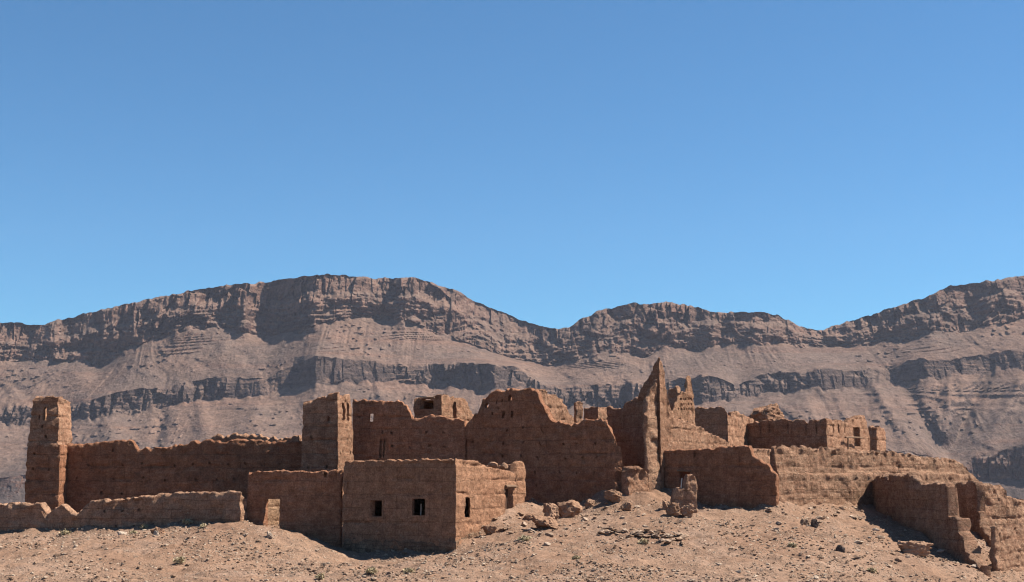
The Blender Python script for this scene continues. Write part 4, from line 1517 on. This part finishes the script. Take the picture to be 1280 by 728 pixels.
for k, (px, py, wpx, lab) in enumerate(SH):
    p = place(px, py)
    if not p:
        continue
    r = wpx / F * p[1] * .6
    co, qd, tr = shrub_mesh(400 + k, r, r * .95)
    me = mesh_from('dry_shrub', co, qd, tr, smooth=False)
    tag(link('dry_shrub', me, M_shrub, (p[0], p[1], p[2] - .03)), lab, 'shrub')

# ------------------------------------------------------------------ air
hz = bpy.data.meshes.new('haze')
x0, x1, y0, y1, z0, z1 = -2700, 2700, -260, 2950, -60, 520
hz.from_pydata([(x0, y0, z0), (x1, y0, z0), (x1, y1, z0), (x0, y1, z0), (x0, y0, z1), (x1, y0, z1), (x1, y1, z1), (x0, y1, z1)], [],
               [[3, 2, 1, 0], [4, 5, 6, 7], [0, 1, 5, 4], [1, 2, 6, 5], [2, 3, 7, 6], [3, 0, 4, 7]])
mh = bpy.data.materials.new('haze')
mh.use_nodes = True
nt = mh.node_tree
nt.nodes.clear()
out = nt.nodes.new('ShaderNodeOutputMaterial')
pv = nt.nodes.new('ShaderNodeVolumePrincipled')
pv.inputs['Color'].default_value = (.75, .8, 1.0, 1)
pv.inputs['Density'].default_value = .000035
pv.inputs['Anisotropy'].default_value = .1
nt.links.new(pv.outputs[0], out.inputs['Volume'])
ho = link('haze', hz, mh)
ho['kind'] = 'stuff'
ho['label'] = 'thin bluish haze in the air before the mountains'
ho['category'] = 'haze'

# ------------------------------------------------------------------ light, sky, camera
EL, AZ = 50.0, 82.0
sd = Vector((math.cos(math.radians(EL)) * math.sin(math.radians(AZ)), math.cos(math.radians(EL)) * math.cos(math.radians(AZ)), math.sin(math.radians(EL))))
sun = bpy.data.lights.new('sun', 'SUN')
sun.energy = 5.0
sun.angle = math.radians(.53)
sun.color = (1, .93, .82)
so = bpy.data.objects.new('sun', sun)
C.objects.link(so)
so.rotation_euler = sd.to_track_quat('Z', 'Y').to_euler()
so.location = (60, 40, 120)

wd = bpy.data.worlds.new('World')
SC.world = wd
wd.use_nodes = True
nt = wd.node_tree
bg = nt.nodes['Background']
sky = nt.nodes.new('ShaderNodeTexSky')
sky.sky_type = 'NISHITA'
sky.sun_disc = False
sky.sun_elevation = math.radians(EL)
sky.sun_rotation = math.radians(AZ)
sky.altitude = 1500
sky.air_density = 1.0
sky.dust_density = 0.0
sky.ozone_density = 9.0
nt.links.new(mix(nt, 1.0, sky.outputs[0], (.72, 1.03, 1.0), 'MULTIPLY'), bg.inputs['Color'])
bg.inputs['Strength'].default_value = .06

cam = bpy.data.cameras.new('camera')
cam.sensor_fit = 'HORIZONTAL'
cam.sensor_width = 36
cam.lens = F / 1280 * 36
cam.clip_start = .1
cam.clip_end = 12000
co_ = bpy.data.objects.new('camera', cam)
C.objects.link(co_)
co_.location = (0, 0, 0)
co_.rotation_euler = (math.pi / 2 + TH, 0, 0)
SC.camera = co_

SC.view_settings.view_transform = 'Standard'
SC.view_settings.look = 'None'
SC.view_settings.exposure = 1.18
SC.view_settings.gamma = 1
SC.view_settings.use_curve_mapping = False
SC.render.engine = 'CYCLES'
SC.cycles.use_denoising = True
SC.cycles.filter_width = 1.15
SC.cycles.max_bounces = 6
SC.cycles.diffuse_bounces = 3
SC.cycles.volume_bounces = 0
SC.cycles.use_adaptive_sampling = True
